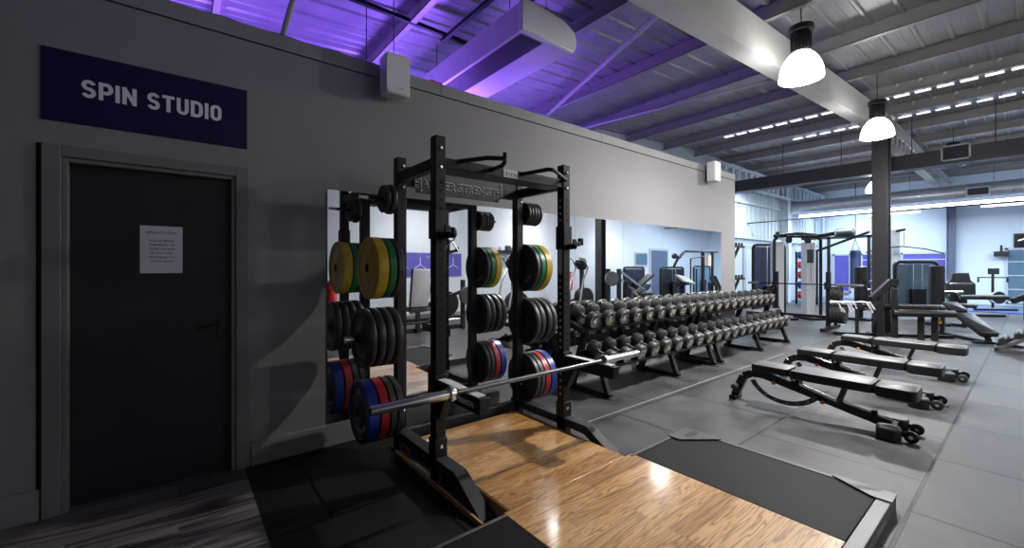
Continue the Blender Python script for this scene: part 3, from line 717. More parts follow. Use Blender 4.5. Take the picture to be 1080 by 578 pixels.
for sgn, xb, side in ((-1, XL - hp - .024, 'left'), (1, XR + hp + .014, 'right')):
    S = 'door side' if sgn < 0 else 'dumbbell side'
    wf = lambda w_, m_, num=None: None
    # top pegs: small iron plates
    if sgn < 0:
        for i, (gap, th, R) in enumerate(((.0, .042, .112), (.045, .036, .104))):
            plate(xb + sgn * (gap + .0), 1.905, sgn, R, th, 'rub', 'iron', 'small black plate on the top peg, door side of the rack, %s' % ('inner' if i == 0 else 'outermost'), '', 'small plates, top peg, ' + S, words=(sgn, '5KG', 'silvertext') if i else None)
    else:
        for i in range(5):
            plate(xb + sgn * .036 * i, 1.900, sgn, .108 - .002 * (i % 2), .033, 'rub', 'iron', 'small black top-peg plate, dumbbell side of the rack, %s from the post' % ORD[i], '', 'small plates, top peg, ' + S)
    # colour bumper stack
    z = 1.388; x = xb
    plate(x, z, sgn, .225, .045, 'rubgrey', 'bumper', 'black bumper plate innermost beside a green one, %s of the rack' % S, '', 'yellow and green bumper stack, ' + S, words=(-sgn, 'JORDAN', 'silvertext') if sgn > 0 else None)
    x += sgn * .052
    plate(x, z, sgn, .225, .055 if sgn < 0 else .06, 'grn', 'bumper', 'green bumper plate between a black and a yellow one, %s of the rack' % S, '', 'yellow and green bumper stack, ' + S)
    x += sgn * .062
    plate(x, z, sgn, .228, .078, 'yel', 'bumper', 'yellow bumper plate outermost on its peg, %s of the rack' % S, '', 'yellow and green bumper stack, ' + S, words=(sgn, 'JORDAN', 'navywhite'), num='15')
    # black iron stack
    for i in range(4):
        plate(xb + sgn * (.064 * i + (.02 if i > 1 and sgn > 0 else 0)), .88, sgn, .205 - .001 * i + .012, .056, 'rub', 'iron', 'large black grooved plate on the third peg down, %s, %s from the post' % (S, ORD[i]), '', 'black plate stack, ' + S, words=(sgn, '20KG', 'silvertext') if i == 3 else None)
    # blue red black
    x = xb; z = .35
    for mk, th, what, fc in (('rubgrey', .045, 'black bumper plate against the post, lowest peg', None), ('rubgrey', .048, 'black bumper plate touching the red one, lowest peg', None), ('red', .066, 'red bumper plate on the lowest peg', None), ('blu', .078, 'blue bumper plate outermost on the lowest peg', 'navyface')):
        plate(x, z, sgn, .225, th, mk, 'bumper', what + ', %s of the rack' % S, '', 'blue and red bumper stack, ' + S, face=fc if sgn < 0 else None, words=(sgn, 'JORDAN', 'navywhite') if mk == 'blu' else None, num='20' if mk == 'blu' else None)
        x += sgn * (th + .007)

# ================================================================ BARBELL
YB, ZB = 1.40, .688
o = thing('barbell', 'long steel barbell lying across the rack spotter arms', 'barbell', (1.84, YB, ZB - .014))
B().cyl((1.21, YB, ZB), (2.50, YB, ZB), .014, 14).build('shaft', 'shaft', o)
for x0, x1, s in ((1.205, .735, -1), (2.505, 2.955, 1)):
    k = B(); k.lathe([(0, .014), (0, .040), (.006, .042), (.028, .042), (.034, .036), (.036, .0265), (abs(x1 - x0) - .004, .0258), (abs(x1 - x0), .023), (abs(x1 - x0), .010), (abs(x1 - x0) - .004, .009)], (x0, YB, ZB), (s, 0, 0), 24)
    sl = k.build('sleeve', 'chrome', o)
    B().disc((x1 + s * .0, YB, ZB), (s, 0, 0), .011, .002).build('end_cap', 'blk', sl)
# snap hook on the near post
o = thing('snap_hook', 'chrome snap hook and cord hanging on the near rack post', 'hook', (XL + .05, YFt + .09, 1.48))
B().tube([(XL + .05 + .028 * math.cos(a_ * PI / 6), YFt + .09, 1.60 + .035 * math.sin(a_ * PI / 6)) for a_ in range(12)], .006, 8, closed=True).build('ring', 'chrome', o)
B().lathe([(0, .02), (.02, .03), (.05, .03), (.07, .015)], (XL + .065, YFt + .075, 1.585), (0, 0, 1), 12).build('knob', 'blk', o)
B().tube([(XL + .05, YFt + .09, 1.566), (XL + .0, YFt + .085, 1.51)], .004, 6).tube([(XL + .05, YFt + .09, 1.566), (XL + .1, YFt + .09, 1.50)], .004, 6).build('cord', 'chrome', o)

# ================================================================ DUMBBELL RACKS
tilt = math.atan2(.07, .22)
DYV = Vector((0, math.cos(tilt), -math.sin(tilt))); DUP = Vector((0, math.sin(tilt), math.cos(tilt)))
UP0 = Vector((0, .255, .84)); LO0 = Vector((0, .50, .46))
def db_rack(x0, x1, legs, label):
    o = thing('dumbbell_rack', label, 'rack', ((x0 + x1) / 2, .35, 0))
    for c0, wd in ((UP0, .135), (LO0, .135)):
        k = B(); xm = (x0 + x1) / 2; c = Vector((xm, c0.y, c0.z)) - DUP * .0935
        k.obox(c - DYV * .02, ((x1 - x0) / 2, 0, 0), DYV * (wd + .02), DUP * .004)
        for s in (-1, 1):
            k.obox(c + DYV * (wd if s > 0 else -.172) + DUP * (-.012 if s > 0 else .02), ((x1 - x0) / 2, 0, 0), DYV * .004, DUP * (.014 if s > 0 else .03))
        for s in (-1, 1): k.obox(c - DUP * .025 + DYV * .1 * s, ((x1 - x0) / 2, 0, 0), DYV * .02, DUP * .02)
        for xe in (x0, x1): k.obox(Vector((xe, c.y, c.z)) - DUP * .015, (.004, 0, 0), DYV * wd, DUP * .03)
        k.build('tray', 'blk', o)
    for x in legs:
        k = B(); w_ = .06
        k.bar((x, .035, .03), (x, .66, .03), w_, .05)
        k.bar((x, .62, .03), (x, .50, .36), w_, .05, up=(0, 1, 0)).bar((x, .10, .04), (x, .33, .76), w_, .07, up=(0, 1, 0)).bar((x, .09, .30), (x, .5, .345), w_, .05)
        k.build('leg_frame', 'blk', o, bevel=.003)
        B().lathe([(0, .045), (.012, .045), (.016, .03)], (x, .64, 0), (0, 0, 1), 16).build('foot', 'rubgrey', o)
db_rack(3.44, 5.96, (3.56, 4.92, 5.90), 'black two-tier dumbbell rack, the one nearer the squat rack')
db_rack(6.02, 8.80, (6.10, 7.50, 8.70), 'black two-tier dumbbell rack, the one running past the wall end')
def head_mesh():
    k = B(); r = .088
    k.mt('rub').lathe([(0, .003), (.0, .058), (.016, r - .006), (.022, r), (.088, r), (.096, r - .006)], (0, 0, 0), (0, 1, 0), 28, cap=False)
    k.mt('headface').lathe([(.096, r - .006), (.1, r - .014), (.098, r - .018), (.098, .001)], (0, 0, 0), (0, 1, 0), 28, cap=False)
    return k
def dumbbell(c0, x, num, label, group, first=None):
    base = Vector((x, c0.y, c0.z)) - DUP * .085
    o = thing('dumbbell', label, 'dumbbell', base, group)
    for s in (-1, 1):
        kk = head_mesh()
        def f(p, s=s): q = Vector((x, c0.y, c0.z)) + DYV * s * (.062 + p.y) + Vector((p.x, 0, 0)) + DUP * p.z; return q
        hd = kk.xf(f).build('head', None, o) if first is None else None
        if first is not None:
            src = [ch for ch in first.children if ch.name.startswith('head')][0 if s < 0 else 1]
            hd = src.copy(); COL.objects.link(hd); hd.parent = o
        t = B(); cc = Vector((x, c0.y, c0.z)) + DYV * s * .1612
        t.text(num, .10, cc - DUP * .035, (s, 0, 0), DUP, bold=.015, sx=1.0)
        t.build('number', 'tan', hd, base=base)
    if first is None: B().cyl(Vector((x, c0.y, c0.z)) - DYV * .065, Vector((x, c0.y, c0.z)) + DYV * .065, .015, 12).build('handle', 'chrome', o)
    else:
        src = [ch for ch in first.children if ch.name.startswith('handle')][0]; hd = src.copy(); COL.objects.link(hd); hd.parent = o
    return o
proto = None
for tier, c0, X0, pitch, nn, nums in (('upper', UP0, 3.60, .2665, 20, [4, 5, 6, 7, 8, 9, 10, 12, 14, 16, 18, 20, 22, 24, 26, 28, 30, 32, 34, 36]), ('lower', LO0, 3.60, .2665, 20, [10, 12, 12, 14, 16, 18, 20, 22, 24, 26, 28, 30, 32, 34, 36, 38, 40, 42, 46, 50])):
    for i in range(nn):
        x = X0 + pitch * i
        # keep clear of the joint between the two racks
        d_ = dumbbell(c0, x, str(nums[i]), 'round-headed black dumbbell on the %s tier, %s from the squat rack end' % (tier, ORD[i]), 'dumbbells on the %s tier' % tier, proto)
        if proto is None: proto = d_

# ================================================================ BENCHES
def rpad(k, c, hx, hy, hz, r=.03, n=5):
    """rounded cushion"""
    c = Vector(c); pts = []
    for sx, sy, a0 in ((1, 1, 0), (-1, 1, 90), (-1, -1, 180), (1, -1, 270)):
        for j in range(n): an = math.radians(a0 + 90 * j / (n - 1)); pts.append((sx * (hx - r) + r * math.cos(an), sy * (hy - r) + r * math.sin(an)))
    m = len(pts); lay = [(-hz, .96), (-hz * .9, 1), (hz * .45, 1), (hz * .8, .985), (hz, .93)]
    vs = [(c.x + a * s, c.y + b * s, c.z + z) for z, s in lay for a, b in pts]
    cur = k.cur
    k.add(vs[:4 * m], [(i * m + j, i * m + (j + 1) % m, (i + 1) * m + (j + 1) % m, (i + 1) * m + j) for i in range(3) for j in range(m)] + [tuple(range(m))[::-1]])
    return vs, m
def cushion(name, c, hx, hy, hz, parent, r=.03, rot=None, top='padtop'):
    k = B().mt('vinylpad'); vs, m = rpad(k, c, hx, hy, hz, r)
    k.mt(top); o_ = len(k.v)
    k.add(vs[3 * m:5 * m], [(j, (j + 1) % m, m + (j + 1) % m, m + j) for j in range(m)] + [tuple(m + j for j in range(m))])
    if rot: k.xf(rot)
    return k.build(name, None, parent, smooth=50)
def bench(label):
    o = thing('weight_bench', label, 'bench', (0, 0, 0), 'adjustable benches in a row')
    # local frame: y=0 below the pads' middle, head end at negative y
    y0 = 2.25
    Y = lambda v: v - y0
    cushion('head_pad', (0, Y(1.835), .384), .125, .165, .034, o)
    cushion('back_pad', (0, Y(2.325), .380), .15, .30, .042, o)
    cushion('seat_pad', (0, Y(2.765), .370), .15, .13, .048, o, r=.045)
    k = B()
    pts = [(0, Y(1.47), .03), (0, Y(1.52), .16), (0, Y(1.56), .25), (0, Y(1.64), .295), (0, Y(1.74), .30), (0, Y(1.86), .275), (0, Y(2.72), .075)]
    sec = []
    for i in range(len(pts) - 1): k.bar(pts[i], pts[i + 1], .065, .075, up=(0, -1, .4) if i < 2 else (0, 0, 1))
    k.build('main_frame', 'blkgloss', o, bevel=.006)
    B().box(-.09, .09, Y(1.44), Y(1.50), 0, .04).build('front_foot', 'blkgloss', o, bevel=.006)
    B().cyl((-.12, Y(1.50), .14), (.12, Y(1.50), .14), .026, 14).build('lifting_handle', 'rubgrey', o)
    k = B().box(-.20, .20, Y(2.70), Y(2.76), .035, .095); k.build('rear_foot', 'blkgloss', o, bevel=.008)
    for s in (-1, 1):
        cushion('rear_foot_cap', (s * .165, Y(2.73), .055), .075, .078, .05, o, r=.06)
        k = B(); k.lathe([(-.014, .012), (-.014, .04), (-.01, .046), (.01, .046), (.014, .04), (.014, .012)], (s * .13, Y(2.86), .047), (1, 0, 0), 20)
        wh = k.build('wheel', 'rub', o); B().disc((s * .13 - .014, Y(2.86), .047), (1, 0, 0), .014, .004).build('axle_bolt', 'chrome', wh)
        B().bar((s * .13 + .018, Y(2.74), .06), (s * .13 + .018, Y(2.87), .05), .008, .035).build('wheel_fork', 'blkgloss', o)
    # pad carrier, seat post, pivots
    k = B().box(-.025, .025, Y(1.9), Y(2.55), .325, .352).box(-.02, .02, Y(2.60), Y(2.86), .315, .342)
    k.build('pad_rail', 'blk', o, bevel=.003)
    k = B().bar((0, Y(2.02), .36), (0, Y(2.05), .22), .09, .07, up=(0, 1, 0)); k.build('pivot_bracket', 'blk', o, bevel=.003)
    k = B().bar((-.03, Y(2.42), .34), (-.03, Y(2.36), .16), .012, .035, up=(0, 1, 0)).bar((.03, Y(2.42), .34), (.03, Y(2.36), .16), .012, .035, up=(0, 1, 0)); k.build('support_strut', 'frame', o)
    B().bar((-.04, Y(2.0), .30), (-.04, Y(2.36), .19), .01, .022).build('chrome_slide', 'chrome', o)
    B().bar((0, Y(2.62), .10), (0, Y(2.61), .17), .035, .04, up=(0, 1, 0)).build('stop_post', 'blk', o)
    k = B().mt('frame'); n_ = 14; pp = []
    for i in range(n_ + 1):
        a_ = math.radians(205 + 118 * i / n_); pp.append((Y(1.96) + .33 * math.cos(a_) * 1.05, .36 + .30 * math.sin(a_)))
    q = [(a, b) for a, b in pp]; inn = [(Y(1.96) + (a - Y(1.96)) * .86, .36 + (b - .36) * .86) for a, b in pp]
    for i in range(n_):
        quad = [q[i], q[i + 1], inn[i + 1], inn[i]]
        k.prism(quad, (-.075, -.062), lambda a, b, d_: (d_, a, b))
    ar = k.build('adjuster_arc', None, o)
    h_ = B()
    for i in range(2, n_ - 1, 2): a, b = ((q[i][0] + inn[i][0]) / 2, (q[i][1] + inn[i][1]) / 2); h_.disc((-.0755, a, b), (1, 0, 0), .008, .001)
    h_.build('arc_holes', 'holepale', ar)['kind'] = 'stuff'
    for yv, zv in ((1.86, .25), (2.26, .16)):
        B().lathe([(0, .008), (.02, .008), (.022, .018), (.045, .018), (.05, .01)], (-.035, Y(yv), zv), (-1, 0, 0), 12).build('adjuster_knob', 'orange', o)
    B().disc((-.05, Y(2.03), .315), (1, 0, 0), .016, .006).build('pivot_bolt', 'chrome', o)
    return o
b0 = bench('black adjustable bench nearest the rubber wing of the platform')
spots = [(4.66, 2.22), (5.90, 2.24), (7.50, 2.29)]
for i, (x, y) in enumerate(spots):
    b = b0 if i == 0 else copy_tree(b0)
    b.location = W3((x, y, 0))
    b['label'] = ('black adjustable bench nearest the rubber wing of the platform', 'middle one of the three flat black adjustable benches', 'black adjustable bench furthest from the platform, before the dark column')[i]

# ================================================================ FAR EQUIPMENT
def ring(c, rx, rz, n, pl='yz'): return [(c[0], c[1] + rx * math.cos(2 * PI * i / n), c[2] + rz * math.sin(2 * PI * i / n)) for i in range(n)]
FW = Vector((.6247, -.7809, 0)); 
def local(cx, cy, rz):
    """(a,b,z) -> hall frame; a across, b towards the front of the machine"""
    ca, sa = math.cos(rz), math.sin(rz)
    return lambda a, b, z: Vector((cx + a * ca - b * sa, cy + a * sa + b * ca, z))

def stack_machine(cx, cy, rz, h, label, name='weight_machine', w=.72, tint='tint', seat=True, group=None):
    T = local(cx, cy, rz); o = thing(name, label, 'exercise machine', (cx, cy, 0), group)
    k = B(); hw = w / 2; r = .1
    arch = [(-hw, 0), (-hw, h - r), (-hw + r * .3, h - r * .3), (-hw + r, h), (hw - r, h), (hw - r * .3, h - r * .3), (hw, h - r), (hw, 0)]
    k.tube([T(a, 0, z) for a, z in arch], .045, 10); k.build('frame', 'blk', o)
    k = B(); k.prism([(-hw + .03, .1), (-hw + .03, h - .06), (hw - .03, h - .06), (hw - .03, .1)], (-.02, .02), lambda a, z, b: T(a, b, z)); k.build('shroud', tint, o)
    k = B().mt('blkgloss')
    for j in range(12): z0 = .15 + j * .055; k.prism([(-.16, z0), (.16, z0), (.16, z0 + .05), (-.16, z0 + .05)], (.03, .13), lambda a, z, b: T(a, b, z))
    k.build('weight_stack', None, o)
    for s in (-.1, .1): B().cyl(T(s, .08, .1), T(s, .08, h - .05), .01, 8).build('guide_rod', 'chrome', o)
    if seat:
        k = B(); k.prism([(-.04, .02), (.04, .02), (.04, .10), (-.04, .10)], (0, 1.15), lambda a, z, b: T(a, b, z)); k.prism([(-.3, 0), (.3, 0), (.3, .06), (-.3, .06)], (1.1, 1.18), lambda a, z, b: T(a, b, z)); k.build('base', 'blk', o)
        k = B().tube([T(0, .75, .1), T(0, .75, .42)], .035, 8); k.build('seat_post', 'blk', o)
        cushion('seat', (0, 0, 0), .19, .18, .035, o, rot=lambda p: T(p.x, p.y + .75, p.z + .46))
        cushion('back_pad', (0, 0, 0), .16, .28, .04, o, rot=lambda p: T(p.x, .48 + p.z - .1 * p.y, .85 + p.y))
        for s in (-1, 1): B().tube([T(s * .12, .2, h - .35), T(s * .3, .35, h - .3), T(s * .36, .7, 1.0), T(s * .3, .85, .95)], .022, 8).build('handle', 'chrome', o)
    return o
# functional trainer: two columns, white shrouds and wide pull-up top
T = local(12.9, -.57, math.radians(38))
o = thing('cable_station', 'tall cable station with white shrouds and black pull-up top', 'exercise machine', (12.9, -.57, 0))
for s in (-1, 1):
    k = B(); k.prism([(s * .42 - .12, .08), (s * .42 + .12, .08), (s * .42 + .12, 2.05), (s * .42 - .12, 2.05)], (-.18, .04), lambda a, z, b: T(a, b, z)); k.build('shroud', 'shroud', o, bevel=.01)
    B().tube([T(s * .62, .12, 0), T(s * .62, .12, 2.1), T(s * .5, .12, 2.2)], .04, 8).build('upright', 'blk', o)
    B().prism([(s * .42 - .25, 0), (s * .42 + .25, 0), (s * .42 + .25, .06), (s * .42 - .25, .06)], (-.3, .4), lambda a, z, b: T(a, b, z)).build('foot', 'blk', o)
    B().lathe([(-.03, .09), (.03, .09)], T(s * .25, .15, 2.1), T(1, 0, 0) - T(0, 0, 0), 14).build('pulley', 'blk', o)
    B().tube([T(s * .3, .2, 2.05), T(s * .3, .2, 1.0)], .006, 6).build('cable', 'cable', o)
    B().tube([T(s * .5, .1, 2.2), T(s * .75, .45, 2.25)], .05, 8).build('pull_up_handle', 'rub', o)
k = B().tube([T(-.62, .12, 2.2), T(0, .15, 2.26), T(.62, .12, 2.2)], .055, 8).tube([T(-.4, .3, 2.18), T(.4, .3, 2.18)], .035, 8); k.build('top_beam', 'blk', o)
B().prism([(-.07, 1.5), (.07, 1.5), (.07, 1.85), (-.07, 1.85)], (.0, .06), lambda a, z, b: T(a + .38, b + .03, z)).build('instruction_panel', 'screen', o)
stack_machine(13.9, -1.55, math.radians(38), 2.05, 'black arched weight machine with dark blue shield by the side wall', w=.95, tint='bagblue', seat=False)
stack_machine(15.2, 1.49, math.radians(50), 1.52, 'black framed weight machine with pale blue tinted shield', w=.95, seat=False)
# lat pulldown
T = local(17.2, .76, math.radians(50))
o = thing('pulldown_machine', 'pale upright pulldown machine with a wide curved bar', 'exercise machine', (17.2, .76, 0))
B().prism([(-.09, 0), (.09, 0), (.09, 2.52), (-.09, 2.52)], (-.1, .1), lambda a, z, b: T(a, b, z)).build('upright', 'greyframe', o, bevel=.01)
B().tube([T(0, 0, 2.48), T(.05, .35, 2.50)], .04, 8).build('top_arm', 'blk', o)
B().tube([T(.05, .33, 2.42), T(.05, .33, 2.02)], .008, 6).build('cable', 'cable', o)
B().tube([T(-.95, .33, 1.82), T(-.6, .33, 1.94), T(0, .33, 2.0), T(.6, .33, 1.92), T(1.05, .33, 1.79)], .018, 8).build('pull_bar', 'blk', o)
cushion('seat', (0, 0, 0), .18, .2, .04, o, rot=lambda p: T(p.x, p.y + .6, p.z + .5)); B().prism([(-.05, 0), (.05, 0), (.05, .46), (-.05, .46)], (.55, .65), lambda a, z, b: T(a, b, z)).build('seat_post', 'blk', o)
B().prism([(-.06, 0), (.06, 0), (.06, .06), (-.06, .06)], (0, 1.1), lambda a, z, b: T(a, b, z)).build('base', 'blk', o)
# bench press station with its long bar
o = thing('press_station', 'squat stand with plate pegs left of the dark column', 'rack', (11.1, .25, 0))
for i, yv in enumerate((-.40, .62)):
    B().bar((11.15, yv, 0), (11.15, yv, 1.28), .08, .08).build('post', 'blk', o, bevel=.005)
    B().bar((10.7, yv, .04), (11.9, yv, .04), .08, .07).build('base', 'blk', o, bevel=.005)
    B().box(11.05, 11.12, yv - .04, yv + .04, .90, .99).box(11.0, 11.02, yv - .04, yv + .04, .9, 1.05).build('bar_hook', 'blk', o)
    B().tube([(11.2, yv, .45), (11.75, yv, .04)], .035, 8).build('brace', 'blk', o)
    for z in (.38, .80): B().cyl((11.2, yv + (.04 if i else -.04), z), (11.2, yv + (.34 if i else -.34), z), .022, 10).build('plate_peg', 'chrome', o)
B().bar((11.5, -.4, .25), (11.5, .62, .25), .06, .06).build('cross_member', 'blk', o)
def vplate(x, y, z, R, t, label, grp, mk='rub'):
    o = thing('weight_plate', label, 'weight plate', (x, y, z - R), grp)
    h = t / 2
    B().lathe([(-h, .027), (-h, .06), (-h * .5, .08), (-h * .5, R * .82), (-h, R * .88), (-h, R), (h, R), (h, R * .88), (h * .5, R * .82), (h * .5, .08), (h, .06), (h, .027)], (x, y, z), (0, 1, 0), 28, cap=False).build('disc', mk, o)
    B().lathe([(-h * 1.05, .026), (-h * 1.05, .05), (h * 1.05, .05), (h * 1.05, .026)], (x, y, z), (0, 1, 0), 16, cap=False).build('hub', 'frame', o)
for i in range(4): vplate(11.2, .70 + .062 * i, .38, .22, .055, 'large black plate on the lower peg of the far squat stand, %s from its post' % ORD[i], 'plates on the far squat stand')
for i in range(3): vplate(11.2, .70 + .055 * i, .80, .17, .048, 'mid-size black plate on the upper peg of the far squat stand, %s from its post' % ORD[i], 'plates on the far squat stand')
for i in range(2): vplate(11.2, -.48 - .06 * i, .80, .15, .05, 'black plate on the wall-side peg of the far squat stand, %s from its post' % ORD[i], 'plates on the far squat stand')
o = thing('barbell', 'far barbell resting on the squat stand beyond the dumbbells', 'barbell', (11.06, .3, .99))
B().cyl((11.075, -.9, 1.0), (11.075, .78, 1.0), .015, 10).build('shaft', 'blk', o)
for y0, y1 in ((.78, 1.25), (-.75, -1.0)): B().cyl((11.075, y0, 1.0), (11.075, y1, 1.0), .027, 14).build('sleeve', 'chrome', o)
# flat bench in front of that station
o = thing('flat_bench', 'low flat black bench beside the far squat stand', 'bench', (10.0, -.2, 0))
cushion('pad', (10.0, -.25, .42), .55, .15, .04, o); B().box(9.55, 9.62, -.45, -.05, 0, .05).box(10.4, 10.47, -.45, -.05, 0, .05).box(9.56, 10.46, -.28, -.22, .3, .37).box(9.56, 9.61, -.28, -.22, 0, .35).box(10.41, 10.46, -.28, -.22, 0, .35).build('frame', 'blk', o)
# wall brackets at the wall end
for z, lb in ((1.77, 'upper black bar bracket on the end of the studio wall'), (1.17, 'lower black bar bracket on the end of the studio wall')):
    o = thing('wall_bracket', lb, 'bracket', (8.0, -.05, z))
    B().bar((8.0, -.02, z), (8.42, -.02, z), .05, .04).bar((8.02, -.02, z - .2), (8.2, -.02, z - .02), .04, .03).build('arm', 'blk', o)
    B().box(8.0, 8.012, -.09, .0, z - .24, z + .05).build('backplate', 'blk', o)
    for s in range(3): B().cyl((8.1 + .12 * s, -.02, z + .02), (8.1 + .12 * s, -.02, z + .07), .02, 8).build('peg', 'blk', o)
# punch bag and ball rack by the far wall
o = thing('punch_bag', 'dark hanging punch bag before the far blue window', 'punch bag', (20.5, -.88, .5))
B().lathe([(.0, .12), (.02, .17), (1.45, .17), (1.5, .1)], (20.5, -.88, .55), (0, 0, 1), 20).build('bag', 'bagblue', o)
for a_ in (-.12, .12): B().tube([(20.5, -.88 + a_, 2.03), (20.5, -.88, 2.45), (20.5, -.88, 4.6)], .012, 6).build('chain', 'cable', o)
o = thing('bag_stand', 'black frame of crossed beams holding the punch bag', 'rack', (19.5, -1.2, 0))
for y in (-2.2, -1.5, -.3): B().bar((19.6, y, 0), (19.6, y, 2.55), .09, .09).build('post', 'blk', o)
B().bar((19.6, -2.4, 2.5), (19.6, -.1, 2.5), .09, .1).build('cross_beam', 'blk', o); B().tube([(19.6, -1.9, 2.0), (18.6, -.1, 2.6)], .05, 8).build('arm', 'blk', o)
B().lathe([(0, .1), (.1, .16), (.55, .16), (.6, .1)], (18.9, -1.15, 2.62), (0, 1, 0), 14).build('roller', 'rub', o)
o = thing('ball_rack', 'upright rack of coloured balls behind the cable station', 'rack', (18.2, -1.85, 0))
for y in (-2.15, -1.5): B().bar((18.2, y, 0), (18.2, y, 1.95), .06, .06).build('post', 'blk', o)
for j in range(5): B().box(18.05, 18.35, -2.15, -1.5, .2 + .37 * j, .22 + .37 * j).build('shelf', 'blk', o)
cols = ['redp', 'yel', 'blu', 'grn', 'red', 'rub']
cn = {'redp': 'bright red', 'yel': 'yellow', 'blu': 'blue', 'grn': 'green', 'red': 'deep red', 'rub': 'black'}
for j in range(5):
    for q in range(2):
        c_ = cols[(j * 2 + q * 3) % 6]; R = .13
        k = B().lathe([(R * math.sin(t_ * PI / 10), max(.0005, R * math.cos(t_ * PI / 10))) for t_ in range(-5, 6)], (18.15, -1.99 + .32 * q, .22 + .37 * j + R), (0, 0, 1), 16)
        tag(k.build('medicine_ball', c_), '%s exercise ball on the %s shelf up, %s side' % (cn[c_], ORD[j], 'wall' if q == 0 else 'window'), 'ball', 'balls on the upright rack')
# seated machines round the column
def pad_column(cx, cy, h, label):
    o = thing('seated_machine', label, 'exercise machine', (cx, cy, 0))
    B().lathe([(.25, .10), (.27, .14), (h - .02, .14), (h, .11)], (cx, cy, 0), (0, 0, 1), 20).build('column_pad', 'vinylpad', o)
    B().box(cx - .25, cx + .25, cy - .25, cy + .25, 0, .06).bar((cx, cy, 0), (cx, cy, .3), .09, .09).build('base', 'blk', o)
    cushion('seat', (cx - .1, cy + .45, .5), .2, .2, .04, o); B().bar((cx - .1, cy + .45, 0), (cx - .1, cy + .45, .47), .06, .06).bar((cx, cy, .04), (cx - .1, cy + .5, .04), .08, .06).build('seat_post', 'blk', o)
    B().tube([(cx, cy + .1, 1.0), (cx - .3, cy + .35, 1.0), (cx - .3, cy + .6, 1.02)], .025, 8).tube([(cx, cy + .1, .8), (cx + .3, cy + .4, .8)], .025, 8).build('arm', 'chrome', o)
    B().lathe([(-.03, .05), (-.03, .17), (.03, .17), (.03, .05)], (cx + .1, cy + .3, .62), (.5, .8, 0), 16).build('cam', 'blk', o)
    return o
pad_column(14.0, .60, 1.40, 'seated machine with a round black back pad left of the column')
pad_column(14.2, 1.985, 1.42, 'seated machine with a round black back pad right of the column')
# plate-loaded row machine in front of the column
o = thing('row_machine', 'black padded lever machine standing just behind the benches', 'exercise machine', (10.6, 1.75, 0))
T = local(10.7, 1.62, math.radians(52))
B().bar(T(-.05, 0, 0), T(-.05, 0, .86), .1, .1).bar(T(.12, .1, 0), T(.12, .1, .98), .09, .09).build('post', 'blk', o, bevel=.005)
B().prism([(-.25, .8), (-.2, .72), (.12, 1.0), (.22, 1.04), (.22, 1.16), (.08, 1.16)], (-.04, .06), lambda a, z, b: T(a, b, z)).build('lever_arm', 'blk', o, bevel=.01)
for b_, z_ in ((.18, .52), (-.1, .60)): B().lathe([(0, .03), (.0, .05), (.02, .065), (.95, .065), (.97, .05)], T(.05, b_, z_), T(1, 0, 0) - T(0, 0, 0), 14).build('roller_pad', 'vinylpad', o)
B().bar(T(-.9, .0, .62), T(.9, 0, .62), .05, .05).bar(T(-.45, 0, .62), T(-.45, 0, 0), .05, .05).bar(T(.82, 0, .62), T(.82, 0, 0), .09, .12).bar(T(.6, 0, .6), T(.6, 0, 0), .09, .1).build('frame', 'blk', o)
B().bar(T(-.7, -.3, .03), T(1.3, -.3, .03), .08, .06).bar(T(0, -.5, .03), T(0, .5, .03), .08, .06).build('base', 'blk', o)
B().disc(T(.86, .06, .35), T(0, 1, 0) - T(0, 0, 0), .03, .01).build('adjuster_knob', 'orange', o)
k = B(); T2 = T
for i in range(16):
    a0 = random.uniform(-.95, -.35); b0_ = random.uniform(-.06, .06)
    k.tube([T(a0, b0_, .66 + random.random() * .06), T(a0 + .12, b0_ + .03, .70), T(a0 + .2, b0_ + .02, .60 - random.random() * .12)], .016, 6)
tag(k.build('towel', 'towel'), 'white crumpled towel draped on the lever machine bar', 'towel')
# far machine seat
o = thing('cable_row_seat', 'tall black shouldered seat back beyond the right machines', 'exercise machine', (17.3, 2.1, 0))
T = local(17.3, 2.12, math.radians(50))
B().prism([(-.36, .55), (-.36, .9), (-.24, 1.02), (-.2, 1.22), (.2, 1.22), (.24, 1.02), (.36, .9), (.36, .55)], (-.05, .05), lambda a, z, b: T(a, b, z)).build('backrest', 'vinylpad', o, bevel=.02)
B().bar(T(0, 0, 0), T(0, 0, .6), .3, .2).build('column_base', 'blk', o); B().bar(T(-.5, .2, .04), T(.9, .2, .04), .1, .06).build('base', 'blk', o)
B().tube([T(-.5, .3, .55), T(.9, .3, .55)], .07, 10).build('roller_pad', 'vinylpad', o)
# ski/air bike near the far wall
o = thing('air_bike', 'small upright exercise bike with round flywheel and console', 'exercise bike', (20.0, 2.65, 0))
T = local(20.0, 2.65, math.radians(50))
B().lathe([(-.06, .05), (-.06, .21), (.06, .21), (.06, .05)], T(.1, 0, .42), T(0, 1, 0) - T(0, 0, 0), 24).build('flywheel', 'blk', o)
B().lathe([(-.065, .19), (-.065, .215), (.065, .215), (.065, .19), (-.065, .19)], T(.1, 0, .42), T(0, 1, 0) - T(0, 0, 0), 24).build('flywheel_rim', 'greyframe', o)
B().bar(T(-.5, 0, .04), T(.6, 0, .04), .1, .06).bar(T(-.02, 0, .1), T(-.02, 0, 1.15), .06, .06).build('frame', 'blk', o)
B().tube([T(-.4, 0, .9), T(-.4, 0, 1.05), T(.36, 0, 1.05), T(.36, 0, .9)], .025, 8).build('handlebar', 'blk', o)
B().prism([(-.13, 1.15), (.13, 1.15), (.13, 1.34), (-.13, 1.34)], (-.03, .03), lambda a, z, b: T(a, b, z)).build('console', 'screen', o)
